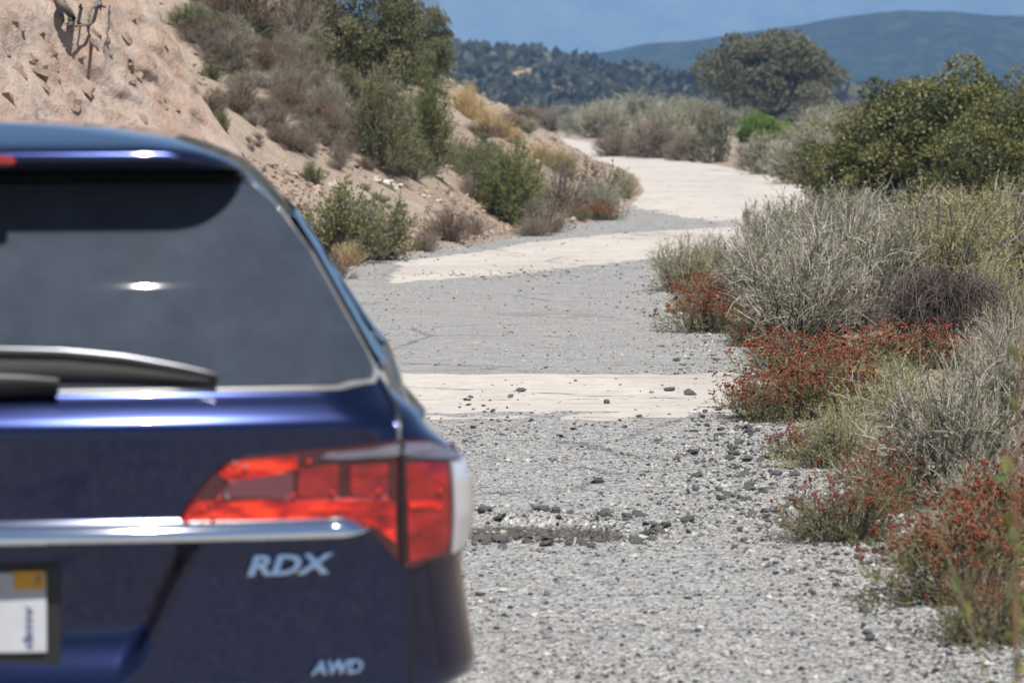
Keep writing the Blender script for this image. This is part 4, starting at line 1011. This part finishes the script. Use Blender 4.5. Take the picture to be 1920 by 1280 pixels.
# the parts on the centre line are given for the right half, then mirrored into one mesh
def patch_sym(name, edge, mat, off, parent, nz=40, nx=60, thick=.006, zbow=None):
    """panel symmetric about the car's centre line; edge = outline points (px, py) of its right border from top to bottom."""
    pts = [px_xz(*p) for p in edge]; pz = np.array([p[1] for p in pts])[::-1]; pxx = np.array([p[0] for p in pts])[::-1]
    z = np.linspace(pz[0], pz[-1], nz); w = np.interp(z, pz, pxx); u = np.linspace(-1, 1, nx)
    X = w[:, None] * u; Zg = np.repeat(z[:, None], nx, 1)
    if zbow is not None: Zg = Zg + zbow(X, Zg)
    Sg = X / np.maximum(car_w(Zg), 1e-4); T = car_pt(Sg, Zg, off); B = car_pt(Sg, Zg, off - thick)
    V = np.concatenate([T.reshape(-1, 3), B.reshape(-1, 3)]); m = nz * nx
    rim = np.concatenate([np.arange(nx), np.arange(1, nz) * nx + nx - 1, (nz - 1) * nx + np.arange(nx - 2, -1, -1), np.arange(nz - 2, 0, -1) * nx]); r2 = np.roll(rim, -1)
    return obj(name, mesh_np(name, V, [grid_faces(nz, nx), np.stack([rim, r2, r2 + m, rim + m], -1)], mat), parent)
def bowdown(X, Z): return .016 * (1 - (np.abs(X) / .75) ** 2) * -1.
tail = patch_sym('tailgate', [(470, 345), (520, 400), (585, 480), (640, 575), (690, 665), (712, 712), (738, 760), (744, 830), (750, 960), (762, 1060), (765, 1160), (768, 1280), (770, 1340)], M['paint'], .003, car, nz=170, nx=110)
patch_sym('panel_gap', [(471, 344), (524, 400), (590, 480), (646, 575), (697, 665), (720, 712), (746, 760), (752, 830), (758, 960), (770, 1060), (773, 1160), (776, 1280), (778, 1345)], M['black'], .0015, car, nz=120, nx=90)
patch_sym('window_trim', [(455, 332), (520, 392), (583, 475), (642, 575), (690, 660), (706, 696), (706, 708), (696, 724), (640, 732)], M['grey_trim'], .006, tail, nz=60, nx=80)
win = patch_sym('rear_window', [(448, 330), (512, 390), (574, 472), (632, 575), (680, 662), (694, 694), (694, 704), (684, 715), (630, 722)], M['glass'], .009, tail, nz=60, nx=80)
patch_sym('window_edge', [(440, 322), (450, 334), (470, 348)], M['black'], .011, win, nz=6, nx=60)
# high stop lamp under the spoiler
x1, z1 = px_xz(28, 308)
me = bevelled_box('stop_lamp', (.20, .03, .018), M['lens_red'], .005); o = obj('stop_lamp', me, car); o.location = (0, .105, 1.587)
# tail lamps, both sides
def lamp(sign):
    r = None
    def pt(name, poly, mat, off, parent, **k):
        o = patch(name, poly, mat, off, parent, **k)
        if sign < 0:
            me = o.data; v = np.zeros(len(me.vertices) * 3, np.float32); me.vertices.foreach_get('co', v); v = v.reshape(-1, 3); v[:, 0] *= -1
            me.vertices.foreach_set('co', v.ravel()); me.flip_normals(); me.update()
        return o
    r = pt('tail_lamp', [(330, 982), (352, 942), (388, 896), (432, 858), (560, 844), (744, 826), (800, 828), (850, 846), (872, 875), (881, 930), (880, 985), (866, 1028), (800, 1052), (762, 1064), (738, 1042), (700, 1000), (678, 984)], M['lens_dark'], .008, car, nz=60, nx=70, side=.12)
    pt('clear_strip', [(590, 854), (640, 844), (742, 833), (800, 835), (845, 850), (860, 862), (838, 862), (742, 854), (640, 858)], M['lens_clear'], .013, r, nz=14, nx=40)
    pt('red_wedge', [(408, 884), (440, 862), (556, 852), (556, 876), (470, 898), (430, 900)], M['lens_bright'], .012, r, nz=14)
    pt('reverse_lens', [(410, 920), (432, 898), (548, 882), (545, 930), (404, 930)], M['lens_pink'], .013, r, nz=14)
    pt('red_cell', [(560, 872), (632, 866), (632, 930), (554, 930)], M['lens_red'], .013, r, nz=12)
    pt('red_cell', [(654, 866), (724, 862), (724, 930), (654, 930)], M['lens_red'], .013, r, nz=12)
    pt('brake_bar', [(336, 978), (350, 950), (372, 936), (560, 934), (730, 930), (738, 940), (738, 1015), (705, 988), (680, 974), (620, 971)], M['lens_bright'], .013, r, nz=26, nx=50)
    pt('outer_block', [(756, 866), (826, 866), (832, 900), (834, 1000), (826, 1036), (762, 1050)], M['lens_red'], .013, r, nz=30)
    pt('outer_bar', [(762, 936), (818, 936), (818, 950), (762, 950)], M['lens_bright'], .016, r, nz=6)
    pt('white_edge', [(838, 866), (862, 868), (876, 900), (881, 945), (878, 990), (862, 1024), (838, 1034), (842, 960)], M['lens_white'], .013, r, nz=30, nx=24, side=.10)
    pt('lamp_gap', [(744, 830), (752, 830), (756, 1058), (748, 1048)], M['black'], .017, r, nz=20, nx=4)
    for px, py in [(437, 862), (457, 869), (424, 927), (408, 930), (576, 861), (620, 919), (706, 917), (752, 848), (862, 878), (814, 917), (380, 950), (398, 962), (350, 970), (546, 924)]:
        x, z = px_xz(px, py); q = car_pt(np.array(x / float(car_w(z))), np.array(z), .016); q[0] *= sign
        v, f = stones(np.zeros((1, 3)), np.ones(1), np.random.default_rng(1), ICO1, 1., 0.); o = obj('glint_bead', mesh_np('glint_bead', v, f, M['chrome' if px in (437, 457, 424, 862, 752) else 'lens_bright']), r); o.location = q; o.scale = (.0045,) * 3  # tiny beads added to catch sun glints across the lamp
for sg in (1, -1): lamp(sg)
def chrome_bar():
    n = 120; xr, zr = px_xz(690, 1000); xs = np.linspace(-xr, xr, n); k = 13
    V = []
    for x in xs:
        f = min(1., ((xr - abs(x)) / .05)) ** .5 if abs(x) > xr - .05 else 1.
        a = np.linspace(-1, 1, k); zc = .888 - .0 * abs(x); hh = .0245 * max(f, .15)
        for q in a:
            z = zc + hh * q + (1 - f) * -.004
            y = float(car_y(min(abs(x), .7), .90)) - .006 - .020 * (1 - q * q) ** .5 * max(f, .2) + .016 * q
            V.append((x, y, z))
    o = obj('chrome_bar', mesh_np('chrome_bar', np.array(V), grid_faces(n, k), M['chrome']), tail)
chrome_bar()
def wiper():
    r = None
    def strip(name, top, bot, off, th, mat, parent):
        n = 40; xs = np.linspace(0, 1, n); tp = np.array(top, float); bt = np.array(bot, float)
        X = np.linspace(tp[0, 0], tp[-1, 0], n); T = np.interp(X, tp[:, 0], tp[:, 1]); B = np.interp(X, bt[:, 0], bt[:, 1])
        V = []
        for x, t, b in zip(X, T, B):
            m = .35 * b + .65 * t
            for py, of in ((b, off - th), (b, off), (m, off + th * .5), (t, off), (t, off - th)):
                xx, zz = px_xz(x, py); V.append(car_pt(np.array(xx / float(car_w(zz))), np.array(zz), of))
        return obj(name, mesh_np(name, np.array(V), grid_faces(n, 5), mat), parent)
    r = strip('wiper', [(-160, 664), (0, 660), (120, 663), (230, 674), (330, 693), (400, 710), (406, 714)], [(-160, 680), (0, 676), (120, 679), (230, 689), (330, 705), (400, 719), (406, 720)], .035, .012, M['wiper_metal'], win)
    strip('blade', [(-150, 680), (0, 676), (120, 679), (230, 689), (330, 705), (404, 719)], [(-150, 720), (0, 718), (120, 716), (230, 717), (330, 722), (404, 727)], .022, .016, M['rubber'], r)
    strip('pivot_cover', [(-260, 700), (-60, 704), (40, 712), (110, 722)], [(-260, 752), (-60, 752), (40, 748), (110, 744)], .04, .03, M['black'], r)
wiper()
def text_mesh(body_, size, ext, shear=0., xs=1.):
    c = bpy.data.curves.new('lettering', 'FONT'); c.body = body_; c.size = size; c.extrude = ext; c.shear = shear; c.align_x = 'CENTER'; c.align_y = 'CENTER'; c.resolution_u = 3; c.bevel_depth = ext * .3; c.offset = size * .012
    o = bpy.data.objects.new('lettering', c); COL.objects.link(o)
    bpy.context.view_layer.update()
    me = bpy.data.meshes.new_from_object(o.evaluated_get(bpy.context.evaluated_depsgraph_get())); bpy.data.objects.remove(o)
    v = np.zeros(len(me.vertices) * 3, np.float32); me.vertices.foreach_get('co', v); v = v.reshape(-1, 3); v[:, 0] *= xs; me.vertices.foreach_set('co', v.ravel()); me.update(); return me
def badge(name, txt, pxc, pyc, wpx, hpx, parent, mat, shear=.25):
    me = text_mesh(txt, .05, .004, shear); v = np.zeros(len(me.vertices) * 3, np.float32); me.vertices.foreach_get('co', v); v = v.reshape(-1, 3)
    k = CY / FPX; c = (v.max(0) + v.min(0)) / 2; e = v.max(0) - v.min(0); v[:, :2] = (v[:, :2] - c[:2]) * np.array([wpx * k / e[0], hpx * k / e[1]])
    me.vertices.foreach_set('co', v.ravel()); me.update(); me.materials.clear(); me.materials.append(mat)
    x, z = px_xz(pxc, pyc); e = .01; gx = float(car_y(x + e, z) - car_y(x - e, z)) / (2 * e)
    o = obj(name, me, parent); o.location = (x, float(car_y(x, z)) - .013, z); o.rotation_euler = (math.pi / 2 - .2, 0, math.atan(gx)); return o
badge('model_badge', 'RDX', 545, 1056, 172, 40, tail, M['chrome'])
badge('drive_badge', 'AWD', 630, 1248, 104, 28, tail, M['chrome'])
def plate():
    x, z = px_xz(C0, 1146); y = float(car_y(0, .735))
    pr = obj('plate_holder', bevelled_box('plate_holder', (.36, .012, .20), M['black'], .004), tail); pr.location = (0, y - .012, z - .006)
    pl_ = obj('number_plate', bevelled_box('number_plate', (.306, .004, .154), M['plate_white'], .0015), tail); pl_.location = (0, y - .024, z)
    tg = obj('registration_tag', bevelled_box('registration_tag', (.058, .002, .036), M['tag_yellow'], .0008), pl_); tg.location = (.121, -.0035, .062)
    for txt, w, h, px, pz, rz, m in [('dmv', .082, .019, .118, -.028, math.pi / 2, 'plate_blue'), ('7', .012, .018, .138, .062, 0, 'plate_blue'), ('7LVA482', .215, .068, -.022, -.015, 0, 'plate_blue'), ('California', .12, .026, .0, .060, 0, 'plate_red')][:2] + [('California', .12, .024, .005, .056, 0, 'plate_red')]:
        me = text_mesh(txt, .05, .0006); v = np.zeros(len(me.vertices) * 3, np.float32); me.vertices.foreach_get('co', v); v = v.reshape(-1, 3); c = (v.max(0) + v.min(0)) / 2; e = v.max(0) - v.min(0)
        v[:, :2] = (v[:, :2] - c[:2]) * np.array([w / e[0], h / e[1]]); me.vertices.foreach_set('co', v.ravel()); me.update(); me.materials.clear(); me.materials.append(M[m])
        o = obj('lettering', me, pl_); o.location = (px, -.0042 if txt == '7' else -.0032, pz)
        o.rotation_euler = Matrix.Rotation(math.pi / 2, 3, 'X').to_euler() if rz == 0 else (Matrix.Rotation(-rz, 3, 'Y') @ Matrix.Rotation(math.pi / 2, 3, 'X')).to_euler()
plate()
# the rest of the car, below and beyond the frame
def flank_panel(name, y0, y1, z0, z1, sgn, mat, skew=.0):
    ys = np.linspace(y0, y1, 24); zs = np.linspace(z0, z1, 10); deps = []
    me = BODY.data; v = np.zeros(len(me.vertices) * 3, np.float32); me.vertices.foreach_get('co', v); v = v.reshape(-1, 3); v = v[v[:, 0] > .3]
    V = []
    for z in zs:
        for y in ys:
            yy = y - skew * (z - z0) if y == y1 else y
            d = ((v[:, 1] - yy) / 3) ** 2 + (v[:, 2] - z) ** 2; i = np.argsort(d)[:4]; V.append((sgn * (np.average(v[i, 0], weights=1 / (d[i] + 1e-5)) + .008), yy, z))
    return obj(name, mesh_np(name, np.array(V), grid_faces(len(zs), len(ys)), mat), car)
for sg in (1, -1):
    flank_panel('side_window', .75, 1.55, 1.14, 1.46, sg, M['glass']); flank_panel('side_window', 1.62, 2.55, 1.12, 1.46, sg, M['glass'])
def wheel(x, y):
    r = empty('wheel', (x, y, .36)); r.parent = car
    a = np.linspace(0, 2 * np.pi, 41)[:-1]; prof = [(.22, -.11), (.33, -.12), (.355, -.09), (.36, 0), (.355, .09), (.33, .12), (.22, .11)]
    V = np.array([[t, q * math.cos(b), q * math.sin(b)] for b in a for q, t in prof]).reshape(40, 7, 3); V = np.concatenate([V, V[:1]]); obj('tyre', mesh_np('tyre', V.reshape(-1, 3), grid_faces(41, 7), M['rubber']), r)
    ac = Acc(); sx = math.copysign(.09, x)
    for i in range(7):
        b = i * 2 * math.pi / 7; ac.add(*box_np((sx, .12 * math.cos(b), .12 * math.sin(b)), (.03, .22, .04), np.array(Matrix.Rotation(b, 3, 'X'))))
    V = np.array([[t, q * math.cos(b), q * math.sin(b)] for b in a for q, t in [(.20, sx * 1.1), (.23, sx * 1.15), (.235, -sx)]]).reshape(40, 3, 3); V = np.concatenate([V, V[:1]]); ac.add(V.reshape(-1, 3), grid_faces(41, 3)); obj('rim', ac.mesh('rim', M['rim']), r)
    ar = np.linspace(-.15, math.pi + .15, 30); rr = [(.365, .0), (.365, .012), (.42, .016), (.43, .0)]
    V = np.array([[math.copysign(.945 + t - abs(x), x), q * math.cos(b), q * math.sin(b)] for b in ar for q, t in rr]); obj('wheel_arch', mesh_np('wheel_arch', V, grid_faces(30, 4), M['bumper_trim']), r)
for sx in (.835, -.835):
    for y in (.95, 3.63): wheel(sx, y)
o = obj('underbody', mesh_np('underbody', *box_np((0, 2.3, .30), (1.6, 4.2, .12)), M['black']), car)
b = obj('rear_bumper_trim', mesh_np('rear_bumper_trim', np.array([car_pt(np.array(s), np.array(z), .008) for z in np.linspace(.28, .42, 8) for s in np.linspace(-.97, .97, 60)]), grid_faces(8, 60), M['bumper_trim']), car)

# ------------------------------------------------------------------ air
def haze():
    t = NT('haze'); t.t.nodes.remove(t.p)
    v = t.n('ShaderNodeVolumePrincipled'); v.inputs['Color'].default_value = (.29, .55, 1.0, 1); v.inputs['Density'].default_value = 2.15e-4; v.inputs['Anisotropy'].default_value = -.25
    t.t.links.new(v.outputs[0], t.out.inputs['Volume'])
    V, F = box_np((0, 6700, 320), (20000, 15000, 644)); o = obj('haze', mesh_np('haze', V, F, t.m, False), kind='stuff'); tag(o, 'blue haze in the air over the valley', 'haze')
haze()
